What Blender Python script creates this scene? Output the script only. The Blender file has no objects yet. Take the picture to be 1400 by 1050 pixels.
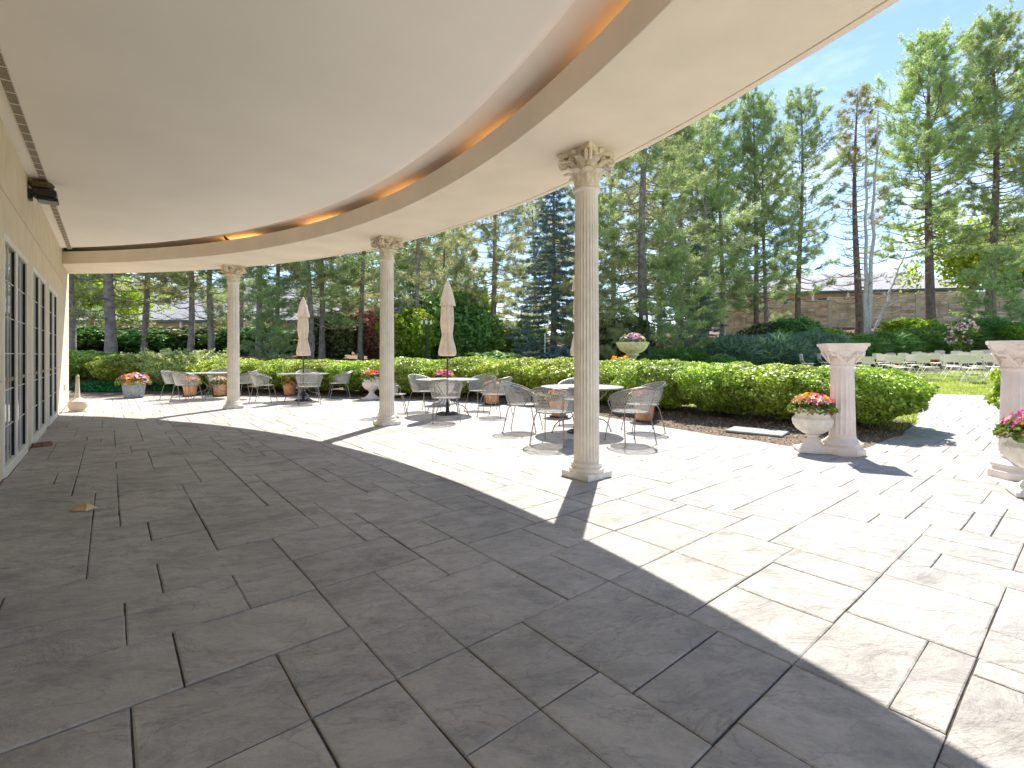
import bpy, math, random
import numpy as np
from mathutils import Vector, Matrix

# ------------------------------------------------------------------ camera, light, exposure
scene = bpy.context.scene
COL = scene.collection
YAW = math.atan(550 / 665.0)            # camera turned clockwise from the wall's direction (+Y)
CY, SY = math.cos(YAW), math.sin(YAW)
EYE = 1.3

cam_d = bpy.data.cameras.new('camera'); cam = bpy.data.objects.new('camera', cam_d); COL.objects.link(cam)
cam_d.sensor_width = 36; cam_d.lens = 36 * 665 / 1400.0
cam_d.shift_y = -40 / 1400.0
cam_d.clip_start = 0.05; cam_d.clip_end = 2000
cam.location = (0, 0, EYE); cam.rotation_euler = (math.radians(90), 0, -YAW)
scene.camera = cam

SUN_AZ, SUN_EL = 53.0, 56.5
world = bpy.data.worlds.new('World'); scene.world = world; world.use_nodes = True
wn, wl = world.node_tree.nodes, world.node_tree.links
wn.clear()
sky = wn.new('ShaderNodeTexSky'); sky.sky_type = 'NISHITA'; sky.sun_disc = False
sky.sun_elevation = math.radians(SUN_EL); sky.sun_rotation = math.radians(SUN_AZ)
sky.air_density = 1.0; sky.dust_density = .4; sky.ozone_density = 1.4; sky.altitude = 1600
geo = wn.new('ShaderNodeTexCoord')
sep = wn.new('ShaderNodeSeparateXYZ'); wl.new(geo.outputs['Generated'], sep.inputs[0])
mp = wn.new('ShaderNodeMapping'); mp.inputs['Scale'].default_value = (1.6, 1.6, 5.0); wl.new(geo.outputs['Generated'], mp.inputs[0])
nz = wn.new('ShaderNodeTexNoise'); nz.inputs['Scale'].default_value = 2.6; nz.inputs['Detail'].default_value = 7; nz.inputs['Roughness'].default_value = .58
wl.new(mp.outputs[0], nz.inputs['Vector'])
cr = wn.new('ShaderNodeMapRange'); cr.inputs['From Min'].default_value = .47; cr.inputs['From Max'].default_value = .72; wl.new(nz.outputs['Fac'], cr.inputs['Value'])
hz = wn.new('ShaderNodeMapRange'); hz.inputs['From Min'].default_value = .62; hz.inputs['From Max'].default_value = .12; wl.new(sep.outputs['Z'], hz.inputs['Value'])
mu = wn.new('ShaderNodeMath'); mu.operation = 'MULTIPLY'; wl.new(cr.outputs[0], mu.inputs[0]); wl.new(hz.outputs[0], mu.inputs[1])
mu2 = wn.new('ShaderNodeMath'); mu2.operation = 'MULTIPLY'; wl.new(mu.outputs[0], mu2.inputs[0]); mu2.inputs[1].default_value = .85
cm = wn.new('ShaderNodeMix'); cm.data_type = 'RGBA'
wl.new(mu2.outputs[0], cm.inputs['Factor']); wl.new(sky.outputs[0], cm.inputs['A']); cm.inputs['B'].default_value = (6.0, 6.3, 6.8, 1)
bg = wn.new('ShaderNodeBackground'); bg.inputs['Strength'].default_value = 0.095
wl.new(cm.outputs['Result'], bg.inputs['Color'])
wo = wn.new('ShaderNodeOutputWorld'); wl.new(bg.outputs[0], wo.inputs[0])

sun_d = bpy.data.lights.new('sun', 'SUN'); sun = bpy.data.objects.new('sun', sun_d); COL.objects.link(sun)
sun_d.energy = 3.4; sun_d.angle = math.radians(0.53); sun_d.color = (1.0, .93, .82)
sun.rotation_euler = (math.radians(90 - SUN_EL), 0, math.radians(180 - SUN_AZ))
sun.location = (20, 20, 30)

vs = scene.view_settings
vs.view_transform = 'Standard'; vs.look = 'None'; vs.gamma = 1; vs.use_curve_mapping = False
vs.exposure = 1.58
scene.render.resolution_x = 1024; scene.render.resolution_y = 768
scene.cycles.max_bounces = 12; scene.cycles.diffuse_bounces = 6; scene.cycles.transparent_max_bounces = 12

rng = np.random.default_rng(7)
R = random.Random(11)
PI = math.pi

def at(r, d, z=0.0):
    """metres to the right of / ahead of the spot where the photographer stood"""
    return Vector((r * CY + d * SY, d * CY - r * SY, z))

# ------------------------------------------------------------------ materials
def new_mat(name):
    m = bpy.data.materials.new(name); m.use_nodes = True
    nt = m.node_tree; b = nt.nodes['Principled BSDF']
    return m, nt, b

def mat(name, col, rough=.7, var=.12, scale=6.0, bump=0.0, bscale=40.0, metal=0.0, spec=.4, col2=None, coords='Object', detail=6, bdist=.01):
    m, nt, b = new_mat(name); N, L = nt.nodes, nt.links
    tc = N.new('ShaderNodeTexCoord')
    n = N.new('ShaderNodeTexNoise'); n.inputs['Scale'].default_value = scale; n.inputs['Detail'].default_value = detail
    L.new(tc.outputs[coords], n.inputs['Vector'])
    mx = N.new('ShaderNodeMix'); mx.data_type = 'RGBA'
    c2 = col2 if col2 else tuple(c * (1 - 2 * var) for c in col)
    mx.inputs['A'].default_value = (*c2, 1); mx.inputs['B'].default_value = (*[min(1, c * (1 + (var if not col2 else 0))) for c in col], 1)
    rg = N.new('ShaderNodeMapRange'); rg.inputs['From Min'].default_value = .3; rg.inputs['From Max'].default_value = .7
    L.new(n.outputs['Fac'], rg.inputs['Value']); L.new(rg.outputs[0], mx.inputs['Factor'])
    L.new(mx.outputs['Result'], b.inputs['Base Color'])
    b.inputs['Roughness'].default_value = rough; b.inputs['Metallic'].default_value = metal
    b.inputs['Specular IOR Level'].default_value = spec
    if bump:
        n2 = N.new('ShaderNodeTexNoise'); n2.inputs['Scale'].default_value = bscale; n2.inputs['Detail'].default_value = 8
        L.new(tc.outputs[coords], n2.inputs['Vector'])
        bp = N.new('ShaderNodeBump'); bp.inputs['Strength'].default_value = bump; bp.inputs['Distance'].default_value = bdist
        L.new(n2.outputs['Fac'], bp.inputs['Height']); L.new(bp.outputs[0], b.inputs['Normal'])
    return m

def leaf_mat(name, c1, c2, c3=None, trans=.35, rough=.5, spec=.3):
    """foliage: every leaf its own tone, light passing through"""
    m, nt, b = new_mat(name); N, L = nt.nodes, nt.links
    g = N.new('ShaderNodeNewGeometry')
    ramp = N.new('ShaderNodeValToRGB'); e = ramp.color_ramp.elements
    e[0].position = 0; e[0].color = (*c1, 1); e[1].position = 1; e[1].color = (*c2, 1)
    if c3:
        x = ramp.color_ramp.elements.new(.93); x.color = (*c2, 1); e[-1].color = (*c3, 1)
    L.new(g.outputs['Random Per Island'], ramp.inputs[0])
    tc = N.new('ShaderNodeTexCoord'); n = N.new('ShaderNodeTexNoise'); n.inputs['Scale'].default_value = 1.1; n.inputs['Detail'].default_value = 3
    L.new(tc.outputs['Object'], n.inputs['Vector'])
    hs = N.new('ShaderNodeHueSaturation')
    oi = N.new('ShaderNodeObjectInfo')
    r1 = N.new('ShaderNodeMapRange'); r1.inputs['From Min'].default_value = .3; r1.inputs['From Max'].default_value = .7
    r1.inputs['To Min'].default_value = .72; r1.inputs['To Max'].default_value = 1.3; L.new(n.outputs['Fac'], r1.inputs['Value'])
    r2 = N.new('ShaderNodeMapRange'); r2.inputs['To Min'].default_value = .488; r2.inputs['To Max'].default_value = .512; L.new(oi.outputs['Random'], r2.inputs['Value'])
    L.new(r1.outputs[0], hs.inputs['Value']); L.new(r2.outputs[0], hs.inputs['Hue']); L.new(ramp.outputs[0], hs.inputs['Color'])
    L.new(hs.outputs[0], b.inputs['Base Color']); b.inputs['Roughness'].default_value = rough; b.inputs['Specular IOR Level'].default_value = spec
    t = N.new('ShaderNodeBsdfTranslucent')
    tcol = N.new('ShaderNodeHueSaturation'); tcol.inputs['Value'].default_value = 1.25; tcol.inputs['Saturation'].default_value = 1.08; tcol.inputs['Hue'].default_value = .49
    L.new(hs.outputs[0], tcol.inputs['Color']); L.new(tcol.outputs[0], t.inputs['Color'])
    ms = N.new('ShaderNodeMixShader'); ms.inputs[0].default_value = trans
    L.new(b.outputs[0], ms.inputs[1]); L.new(t.outputs[0], ms.inputs[2])
    L.new(ms.outputs[0], N['Material Output'].inputs['Surface'])
    return m

def slate_mat(name, base, dark):
    m, nt, b = new_mat(name); N, L = nt.nodes, nt.links
    tc = N.new('ShaderNodeTexCoord'); g = N.new('ShaderNodeNewGeometry'); oi = N.new('ShaderNodeObjectInfo')
    ad = N.new('ShaderNodeMath'); ad.operation = 'ADD'; L.new(g.outputs['Random Per Island'], ad.inputs[0]); L.new(oi.outputs['Random'], ad.inputs[1])
    # every slab reads a different piece of the texture, turned its own way
    rv = N.new('ShaderNodeVectorRotate'); rv.rotation_type = 'Z_AXIS'
    m7 = N.new('ShaderNodeMath'); m7.operation = 'MULTIPLY'; m7.inputs[1].default_value = .55; L.new(ad.outputs[0], m7.inputs[0])
    L.new(tc.outputs['Object'], rv.inputs['Vector']); L.new(m7.outputs[0], rv.inputs['Angle'])
    cx = N.new('ShaderNodeCombineXYZ'); m8 = N.new('ShaderNodeMath'); m8.operation = 'MULTIPLY'; m8.inputs[1].default_value = 31.
    L.new(ad.outputs[0], m8.inputs[0]); L.new(m8.outputs[0], cx.inputs['Z'])
    va = N.new('ShaderNodeVectorMath'); va.operation = 'ADD'; L.new(rv.outputs[0], va.inputs[0]); L.new(cx.outputs[0], va.inputs[1])
    mpg = N.new('ShaderNodeMapping'); mpg.inputs['Scale'].default_value = (1.0, 2.0, 1.0); L.new(va.outputs[0], mpg.inputs[0])
    n1 = N.new('ShaderNodeTexNoise'); n1.inputs['Scale'].default_value = 3.4; n1.inputs['Detail'].default_value = 12; n1.inputs['Roughness'].default_value = .78; n1.inputs['Distortion'].default_value = .35
    L.new(mpg.outputs[0], n1.inputs['Vector'])
    n2 = N.new('ShaderNodeTexNoise'); n2.inputs['Scale'].default_value = .9; n2.inputs['Detail'].default_value = 5; L.new(tc.outputs['Object'], n2.inputs['Vector'])
    n3 = N.new('ShaderNodeTexNoise'); n3.inputs['Scale'].default_value = 60; n3.inputs['Detail'].default_value = 6; n3.inputs['Roughness'].default_value = .7; L.new(tc.outputs['Object'], n3.inputs['Vector'])
    r1 = N.new('ShaderNodeMapRange'); r1.inputs['From Min'].default_value = .34; r1.inputs['From Max'].default_value = .58; L.new(n1.outputs['Fac'], r1.inputs['Value'])
    mx = N.new('ShaderNodeMix'); mx.data_type = 'RGBA'; mx.inputs['A'].default_value = (*dark, 1); mx.inputs['B'].default_value = (*base, 1); L.new(r1.outputs[0], mx.inputs['Factor'])
    hs = N.new('ShaderNodeHueSaturation'); L.new(mx.outputs['Result'], hs.inputs['Color'])
    s1 = N.new('ShaderNodeMath'); s1.operation = 'MULTIPLY_ADD'; s1.inputs[1].default_value = .62; s1.inputs[2].default_value = .48; L.new(n2.outputs['Fac'], s1.inputs[0])
    s2 = N.new('ShaderNodeMath'); s2.operation = 'MULTIPLY_ADD'; s2.inputs[1].default_value = .12; L.new(ad.outputs[0], s2.inputs[0]); L.new(s1.outputs[0], s2.inputs[2])
    s3 = N.new('ShaderNodeMath'); s3.operation = 'MULTIPLY_ADD'; s3.inputs[1].default_value = .32; L.new(n3.outputs['Fac'], s3.inputs[0]); L.new(s2.outputs[0], s3.inputs[2])
    L.new(s3.outputs[0], hs.inputs['Value'])
    # dark organic stains and thin dark clefts
    n5 = N.new('ShaderNodeTexNoise'); n5.inputs['Scale'].default_value = 1.7; n5.inputs['Detail'].default_value = 8; n5.inputs['Roughness'].default_value = .7; L.new(va.outputs[0], n5.inputs['Vector'])
    r5 = N.new('ShaderNodeMapRange'); r5.inputs['From Min'].default_value = .54; r5.inputs['From Max'].default_value = .74; r5.inputs['To Max'].default_value = .65; L.new(n5.outputs['Fac'], r5.inputs['Value'])
    n6 = N.new('ShaderNodeTexNoise'); n6.inputs['Scale'].default_value = 2.4; n6.inputs['Detail'].default_value = 7; n6.inputs['Distortion'].default_value = .8; L.new(mpg.outputs[0], n6.inputs['Vector'])
    c6 = N.new('ShaderNodeMath'); c6.operation = 'SUBTRACT'; c6.inputs[1].default_value = .5; L.new(n6.outputs['Fac'], c6.inputs[0])
    a6 = N.new('ShaderNodeMath'); a6.operation = 'ABSOLUTE'; L.new(c6.outputs[0], a6.inputs[0])
    r6 = N.new('ShaderNodeMapRange'); r6.inputs['From Min'].default_value = .0; r6.inputs['From Max'].default_value = .012; r6.inputs['To Min'].default_value = .34; r6.inputs['To Max'].default_value = 0; L.new(a6.outputs[0], r6.inputs['Value'])
    m6 = N.new('ShaderNodeMath'); m6.operation = 'MAXIMUM'; L.new(r5.outputs[0], m6.inputs[0]); L.new(r6.outputs[0], m6.inputs[1])
    mm = N.new('ShaderNodeMix'); mm.data_type = 'RGBA'; L.new(m6.outputs[0], mm.inputs['Factor']); L.new(hs.outputs[0], mm.inputs['A']); mm.inputs['B'].default_value = (.12, .115, .11, 1)
    L.new(mm.outputs['Result'], b.inputs['Base Color'])
    b.inputs['Roughness'].default_value = .62; b.inputs['Specular IOR Level'].default_value = .35
    # cleft relief: broad ledges plus grain
    n4 = N.new('ShaderNodeTexNoise'); n4.inputs['Scale'].default_value = 2.2; n4.inputs['Detail'].default_value = 10; n4.inputs['Roughness'].default_value = .66; n4.inputs['Distortion'].default_value = .7; L.new(mpg.outputs[0], n4.inputs['Vector'])
    b1 = N.new('ShaderNodeBump'); b1.inputs['Strength'].default_value = .9; b1.inputs['Distance'].default_value = .06; L.new(n4.outputs['Fac'], b1.inputs['Height'])
    b2 = N.new('ShaderNodeBump'); b2.inputs['Strength'].default_value = .5; b2.inputs['Distance'].default_value = .009; L.new(n3.outputs['Fac'], b2.inputs['Height']); L.new(b1.outputs[0], b2.inputs['Normal'])
    L.new(b2.outputs[0], b.inputs['Normal'])
    return m

def emit_mat(name, col, s):
    m, nt, b = new_mat(name)
    b.inputs['Base Color'].default_value = (*col, 1); b.inputs['Emission Color'].default_value = (*col, 1); b.inputs['Emission Strength'].default_value = s
    return m

M = {}
M['slate'] = slate_mat('stamped_slate', (.435, .412, .392), (.275, .27, .268))
M['joint'] = mat('joint_dirt', (.075, .067, .058), .95, .3, 20)
M['stucco'] = mat('sand_stucco', (.80, .70, .55), .9, .05, 3, .35, 220, bdist=.004)
M['soffit'] = mat('soffit_stucco', (.90, .80, .67), .9, .04, 1.5, .45, 160, bdist=.005)
M['ceiling'] = mat('painted_ceiling', (.94, .88, .81), .85, .02, .8, .08, 90, bdist=.003)
M['groove'] = mat('groove_sealant', (.36, .30, .23), .9, .1, 10)  # brown backing colour of the stucco joints
M['cream'] = mat('cast_cream_stone', (.84, .77, .68), .75, .07, 5, .25, 70, bdist=.004)
M['cream_cap'] = mat('cream_capital_stone', (.84, .75, .60), .8, .14, 14, .4, 50, bdist=.006)
M['plinth'] = mat('chipped_white_plinth', (.74, .72, .66), .8, .1, 9, .4, 40, bdist=.006)
M['pinkstone'] = mat('pinkish_cast_stone', (.88, .80, .75), .85, .06, 4, .4, 60, bdist=.006)
M['urnstone'] = mat('white_cast_stone', (.86, .81, .74), .85, .08, 8, .4, 60, bdist=.005)
M['frame'] = mat('white_window_frame', (.88, .86, .81), .45, .04, 3)
M['glass'], _nt, _b = new_mat('window_glass'); _b.inputs['Base Color'].default_value = (.035, .04, .038, 1); _b.inputs['Roughness'].default_value = .04; _b.inputs['Specular IOR Level'].default_value = .55
M['slot'] = mat('brown_slot_shade', (.16, .125, .09), .9, .2, 10)  # brown that stands in for the shade inside the ceiling vent
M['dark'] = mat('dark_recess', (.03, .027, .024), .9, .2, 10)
M['curtain'] = mat('window_drape', (.35, .34, .30), .9, .2, 12)
M['iron'] = mat('weathered_grey_iron', (.30, .295, .285), .45, .2, 30, metal=.5)
M['mesh'] = mat('grey_steel_mesh', (.50, .495, .48), .45, .12, 30, metal=.2)
M['darkiron'] = mat('dark_cast_iron', (.05, .05, .05), .5, .2, 30, metal=.4)
M['pole'] = mat('bronze_pole', (.11, .09, .07), .45, .1, 20, metal=.4)
M['canvas'] = mat('beige_canvas', (.80, .66, .52), .95, .06, 6, .25, 300, bdist=.002)
M['terracotta'] = mat('terracotta', (.88, .47, .26), .85, .14, 9, .2, 60)
M['basketgrey'] = mat('grey_woven_planter', (.40, .45, .50), .8, .25, 24, .9, 45, bdist=.02)
M['soil'] = mat('potting_soil', (.05, .035, .025), 1, .3, 20)
M['gravel'] = mat('brown_gravel_ground', (.20, .15, .11), .95, .35, 26, .9, 60, bdist=.02)
M['pebble'] = leaf_mat('gravel_stones', (.13, .085, .06), (.46, .39, .33), trans=0, rough=.9)
M['lawn'] = mat('lawn_soil', (.30, .36, .07), .95, .2, 3, .8, 80, bdist=.03)
M['grass'] = leaf_mat('grass_blades', (.26, .36, .04), (.52, .56, .20), trans=.45)
M['mulch'] = mat('bark_mulch_ground', (.27, .18, .12), .95, .3, 8, .9, 30, bdist=.04, col2=(.12, .08, .05))
M['bark'] = mat('pine_bark', (.30, .23, .19), .95, .3, 5, 1.0, 14, bdist=.05, col2=(.12, .09, .075))
M['bark_light'] = mat('grey_bark', (.44, .38, .33), .95, .3, 5, 1.0, 14, bdist=.04, col2=(.20, .165, .14))
M['birch'] = mat('white_birch_bark', (.72, .70, .66), .8, .2, 9, .3, 20, col2=(.45, .42, .38))
M['twig'] = mat('brown_twigs', (.13, .085, .055), .9, .2, 9)
M['boxwood'] = leaf_mat('boxwood_leaf', (.14, .24, .03), (.52, .64, .12), (.80, .80, .42), trans=.42, rough=.38, spec=.5)
M['variegated'] = leaf_mat('variegated_leaf', (.22, .34, .08), (.62, .70, .32), (.85, .86, .66), trans=.4, rough=.4, spec=.5)
M['pine_a'] = leaf_mat('pine_needles', (.22, .31, .14), (.50, .62, .30), (.72, .74, .40), trans=.48)
M['pine_b'] = leaf_mat('bright_pine_needles', (.24, .38, .16), (.57, .70, .31), (.76, .80, .44), trans=.48)
M['pine_c'] = leaf_mat('olive_pine_needles', (.26, .30, .14), (.60, .62, .34), (.74, .68, .40), trans=.48)
M['pine_d'] = leaf_mat('rusty_pine_needles', (.26, .30, .12), (.56, .52, .28), (.64, .46, .26), trans=.38)
M['spruce'] = leaf_mat('blue_spruce_needles', (.10, .15, .13), (.34, .44, .41), trans=.28)
M['juniper'] = leaf_mat('juniper_needles', (.07, .17, .045), (.22, .40, .09), trans=.2)
M['juniper_blue'] = leaf_mat('blue_juniper_needles', (.09, .18, .11), (.26, .40, .26), trans=.2)
M['darkbush'] = leaf_mat('dark_shrub_leaf', (.06, .085, .03), (.22, .25, .09), (.36, .33, .16), trans=.2)
M['brightbush'] = leaf_mat('lime_shrub_leaf', (.16, .30, .03), (.42, .56, .08), (.60, .60, .12), trans=.45)
M['midbush'] = leaf_mat('green_shrub_leaf', (.09, .22, .045), (.27, .45, .12), trans=.35)
M['redbush'] = leaf_mat('copper_shrub_leaf', (.34, .15, .09), (.66, .38, .25), trans=.3)
M['potleaf'] = leaf_mat('flower_foliage', (.08, .18, .03), (.25, .36, .08), trans=.35)
for k, c in dict(orange=(.95, .36, .05), deeporange=(.92, .22, .03), yellow=(.92, .70, .08), pink=(.92, .48, .52), magenta=(.75, .04, .38), white=(.85, .80, .76), salmon=(.92, .56, .40), purple=(.25, .07, .40), red=(.75, .05, .03)).items():
    M['fl_' + k] = leaf_mat(k + '_petals', tuple(x * .8 for x in c), c, trans=.3)
M['greencover'] = leaf_mat('ground_cover_leaf', (.02, .14, .03), (.06, .28, .08), trans=.25)
M['slabgrey'] = mat('grey_utility_lid', (.30, .34, .33), .8, .1, 12, .3, 60)
M['whiteplastic'] = mat('white_resin', (.93, .82, .74), .35, .02, 3)
M['whitemetal'] = mat('white_painted_tube', (.70, .70, .69), .35, .02, 3)
M['beigeplastic'] = mat('beige_plastic', (.62, .53, .42), .5, .06, 6)
M['blockwall'] = leaf_mat('tan_block', (.54, .43, .32), (.80, .67, .52), trans=0, rough=.9)
M['blockpost'] = mat('tan_post', (.62, .54, .44), .9, .08, 6, .2, 30)
M['shingle'] = mat('grey_shingles', (.36, .36, .38), .9, .12, 3, .4, 12, bdist=.05)
M['housewall'] = mat('beige_siding', (.55, .43, .30), .85, .06, 1)
M['teal'] = mat('teal_trim', (.10, .20, .20), .6, .05, 3)
M['lampblack'] = mat('black_metal', (.025, .025, .027), .4, .2, 20)
M['frost'] = mat('frosted_globe', (.82, .82, .80), .25, .02, 3)
M['nest'] = mat('dry_nest_straw', (.24, .17, .08), 1, .4, 60, 1, 90, bdist=.03)
M['wood'] = mat('worn_brick', (.26, .15, .10), .9, .3, 20, .4, 60)
M['paper'] = mat('creased_paper', (.70, .52, .30), .8, .15, 12)
M['amber'] = emit_mat('amber_lamp', (1.0, .55, .18), .25)
M['hill'] = mat('far_ground', (.16, .17, .08), .95, .25, .3)

# ------------------------------------------------------------------ mesh helpers
class MB:
    def __init__(self): self.v = []; self.f = []; self.mi = []; self.n = 0; self.cur = 0
    def add(self, V, F):
        V = np.asarray(V, float).reshape(-1, 3); b = self.n
        self.v.append(V); self.n += len(V)
        for f in F: self.f.append([int(i) + b for i in f]); self.mi.append(self.cur)
        return self
    def box(self, x0, x1, y0, y1, z0, z1, bev=0.0, mtx=None):
        if bev <= 0:
            V = [(x, y, z) for z in (z0, z1) for (x, y) in ((x0, y0), (x1, y0), (x1, y1), (x0, y1))]
            F = [(3, 2, 1, 0), (4, 5, 6, 7), (0, 1, 5, 4), (1, 2, 6, 5), (2, 3, 7, 6), (3, 0, 4, 7)]
        else:
            b = min(bev, (x1 - x0) * .45, (y1 - y0) * .45, (z1 - z0) * .45)
            V = []; rings = [(z0, b), (z0 + b, 0), (z1 - b, 0), (z1, b)]
            for z, i in rings:
                i2 = i
                a0, a1, c0, c1 = x0 + i2, x1 - i2, y0 + i2, y1 - i2
                e = b * .5 if i2 == 0 else 0
                V += [(a0 + e, c0, z), (a1 - e, c0, z), (a1, c0 + e, z), (a1, c1 - e, z), (a1 - e, c1, z), (a0 + e, c1, z), (a0, c1 - e, z), (a0, c0 + e, z)]
            F = [tuple(range(7, -1, -1)), tuple(range(24, 32))]
            for k in range(3):
                for i in range(8): F.append((k * 8 + i, k * 8 + (i + 1) % 8, k * 8 + 8 + (i + 1) % 8, k * 8 + 8 + i))
        V = np.array(V, float)
        if mtx is not None: V = V @ np.array(mtx.to_3x3()).T + np.array(mtx.translation)
        return self.add(V, F)
    def tube(self, P, r, n=6, cap=True, closed=False):
        P = np.array([tuple(p) for p in P], float); m = len(P)
        rr = np.full(m, r) if np.isscalar(r) else np.array(r, float)
        T = np.gradient(P, axis=0) if not closed else (np.roll(P, -1, 0) - np.roll(P, 1, 0))
        T /= np.linalg.norm(T, axis=1)[:, None] + 1e-9
        up = np.array([0, 0, 1.]) if abs(T[0][2]) < .9 else np.array([1., 0, 0])
        U = np.cross(T[0], up); U /= np.linalg.norm(U); V = []
        for i in range(m):
            U = U - T[i] * np.dot(U, T[i]); U /= np.linalg.norm(U) + 1e-9; W = np.cross(T[i], U)
            a = np.arange(n) * 2 * PI / n
            V.append(P[i] + rr[i] * (np.cos(a)[:, None] * U + np.sin(a)[:, None] * W))
        F = []
        for i in range(m if closed else m - 1):
            j = (i + 1) % m
            for k in range(n): F.append((i * n + k, i * n + (k + 1) % n, j * n + (k + 1) % n, j * n + k))
        if cap and not closed: F += [tuple(range(n - 1, -1, -1)), tuple((m - 1) * n + k for k in range(n))]
        return self.add(np.concatenate(V), F)
    def lathe(self, prof, n=32, fn=None, c=(0, 0, 0), cap=True):
        V = []; a = np.arange(n) * 2 * PI / n
        for (r, z) in prof:
            q = r * (fn(a, z) if fn else np.ones(n))
            V.append(np.c_[c[0] + q * np.cos(a), c[1] + q * np.sin(a), np.full(n, c[2] + z)])
        F = []
        for i in range(len(prof) - 1):
            for k in range(n): F.append((i * n + k, i * n + (k + 1) % n, (i + 1) * n + (k + 1) % n, (i + 1) * n + k))
        if cap: F += [tuple(range(n - 1, -1, -1)), tuple((len(prof) - 1) * n + k for k in range(n))]
        return self.add(np.concatenate(V), F)
    def grid(self, G, flip=False):
        G = np.asarray(G, float); a, b = G.shape[:2]; F = []
        for i in range(a - 1):
            for j in range(b - 1):
                q = (i * b + j, i * b + j + 1, (i + 1) * b + j + 1, (i + 1) * b + j); F.append(q[::-1] if flip else q)
        return self.add(G.reshape(-1, 3), F)
    def mesh(self, name, mats, smooth=True):
        me = bpy.data.meshes.new(name); V = np.concatenate(self.v)
        me.from_pydata(V.tolist(), [], self.f)
        for m in (mats if isinstance(mats, (list, tuple)) else [mats]): me.materials.append(m)
        if any(self.mi): me.polygons.foreach_set('material_index', self.mi)
        if smooth:
            me.polygons.foreach_set('use_smooth', [True] * len(me.polygons))
            try: me.set_sharp_from_angle(angle=math.radians(38))
            except Exception: pass
        me.update(); return me
    def obj(self, name, mats, parent=None, smooth=True, **kw):
        return link(name, self.mesh(name, mats, smooth), parent, **kw)

def link(name, me, parent=None, loc=None, rot=None, scale=None):
    o = bpy.data.objects.new(name, me); COL.objects.link(o)
    if parent is not None: o.parent = parent
    if loc is not None: o.location = loc
    if rot is not None: o.rotation_euler = rot
    if scale is not None: o.scale = scale
    return o

def np_mesh(name, V, nper, mats, mi=None):
    """V (N*nper,3): N separate polygons of nper corners"""
    me = bpy.data.meshes.new(name); n = len(V); k = n // nper
    me.vertices.add(n); me.vertices.foreach_set('co', np.ascontiguousarray(V, dtype=np.float32).ravel())
    me.loops.add(n); me.loops.foreach_set('vertex_index', np.arange(n, dtype=np.int32))
    me.polygons.add(k); me.polygons.foreach_set('loop_start', np.arange(0, n, nper, dtype=np.int32))
    try: me.polygons.foreach_set('loop_total', np.full(k, nper, dtype=np.int32))
    except Exception: pass
    for m in (mats if isinstance(mats, (list, tuple)) else [mats]): me.materials.append(m)
    if mi is not None: me.polygons.foreach_set('material_index', np.asarray(mi, dtype=np.int32))
    me.update(calc_edges=True); me.validate(); return me

def thing(name, label, cat, loc=(0, 0, 0), rz=0.0, group=None):
    o = bpy.data.objects.new(name, None); COL.objects.link(o); o.location = loc; o.rotation_euler = (0, 0, rz)
    o.empty_display_size = .2
    return tag(o, label, cat, group)
def tag(o, label, cat, group=None):
    o['label'] = label; o['category'] = cat
    if group: o['group'] = group
    return o
def struct(o): o['kind'] = 'structure'; return o
def stuff(o): o['kind'] = 'stuff'; return o

def dup(root, loc, rz=0.0, label=None, group=None, scale=None, skip=()):
    r = root.copy(); COL.objects.link(r); r.location = loc; r.rotation_euler = (0, 0, rz)
    if label: r['label'] = label
    if group: r['group'] = group
    if scale: r.scale = scale if isinstance(scale, tuple) else (scale,) * 3
    for ch in list(root.children):
        c = ch.copy(); COL.objects.link(c); c.parent = r
        for g in list(ch.children):
            q = g.copy(); COL.objects.link(q); q.parent = c
    return r

def unit(v): return v / (np.linalg.norm(v, axis=-1, keepdims=True) + 1e-9)

def leaves(P, size, r, up=.35, aspect=1.5, out=None):
    """diamond leaves at points P"""
    n = len(P); s = size * r.uniform(.65, 1.3, (n, 1))
    nrm = unit(r.normal(size=(n, 3)) + np.array([0, 0, up]) + (out * .8 if out is not None else 0))
    a = unit(np.cross(nrm, r.normal(size=(n, 3)))); b = np.cross(nrm, a)
    a = a * s * aspect * .5; b = b * s * .5
    fold = nrm * s * .12
    V = np.stack([P - a, P + b - fold, P + a, P - b - fold], 1)
    return V.reshape(-1, 3)

# ------------------------------------------------------------------ the ground plan
PATIO = np.array([(-.86, -9), (5.6, -9), (6.9, -4.5), (7.15, -1.5), (7.25, .3), (7.42, 2.05), (7.5, 3.4), (7.62, 4.6), (7.95, 6.4), (8.15, 8.3), (8.0, 10.2),
                  (7.35, 12.0), (6.4, 13.8), (5.1, 15.7), (3.7, 17.3), (1.9, 18.65), (.3, 19.1), (-.86, 19.2)])
PATH = np.array([(7.0, 2.2), (8.1, 2.08), (9.5, 1.98), (11.2, 2.1), (13.5, 2.5), (15.5, 2.95), (17.3, 3.5), (17.9, 2.4), (18.1, 1.2), (17.6, -.6), (14.5, .5), (12.0, .95), (9.5, .85), (8.2, .45), (7.0, .1)])

def sdist(poly, P):
    P = np.asarray(P, float); A = poly; B = np.roll(poly, -1, 0)
    d = np.full(len(P), 1e9); ins = np.zeros(len(P), bool)
    for a, b in zip(A, B):
        e = b - a; w = P - a; t = np.clip((w @ e) / (e @ e), 0, 1)
        d = np.minimum(d, np.linalg.norm(w - t[:, None] * e, axis=1))
        c = (a[1] > P[:, 1]) != (b[1] > P[:, 1])
        xi = (b[0] - a[0]) * (P[:, 1] - a[1]) / ((b[1] - a[1]) if b[1] != a[1] else 1e-9) + a[0]
        ins ^= c & (P[:, 0] < xi)
    return np.where(ins, -d, d)

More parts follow.
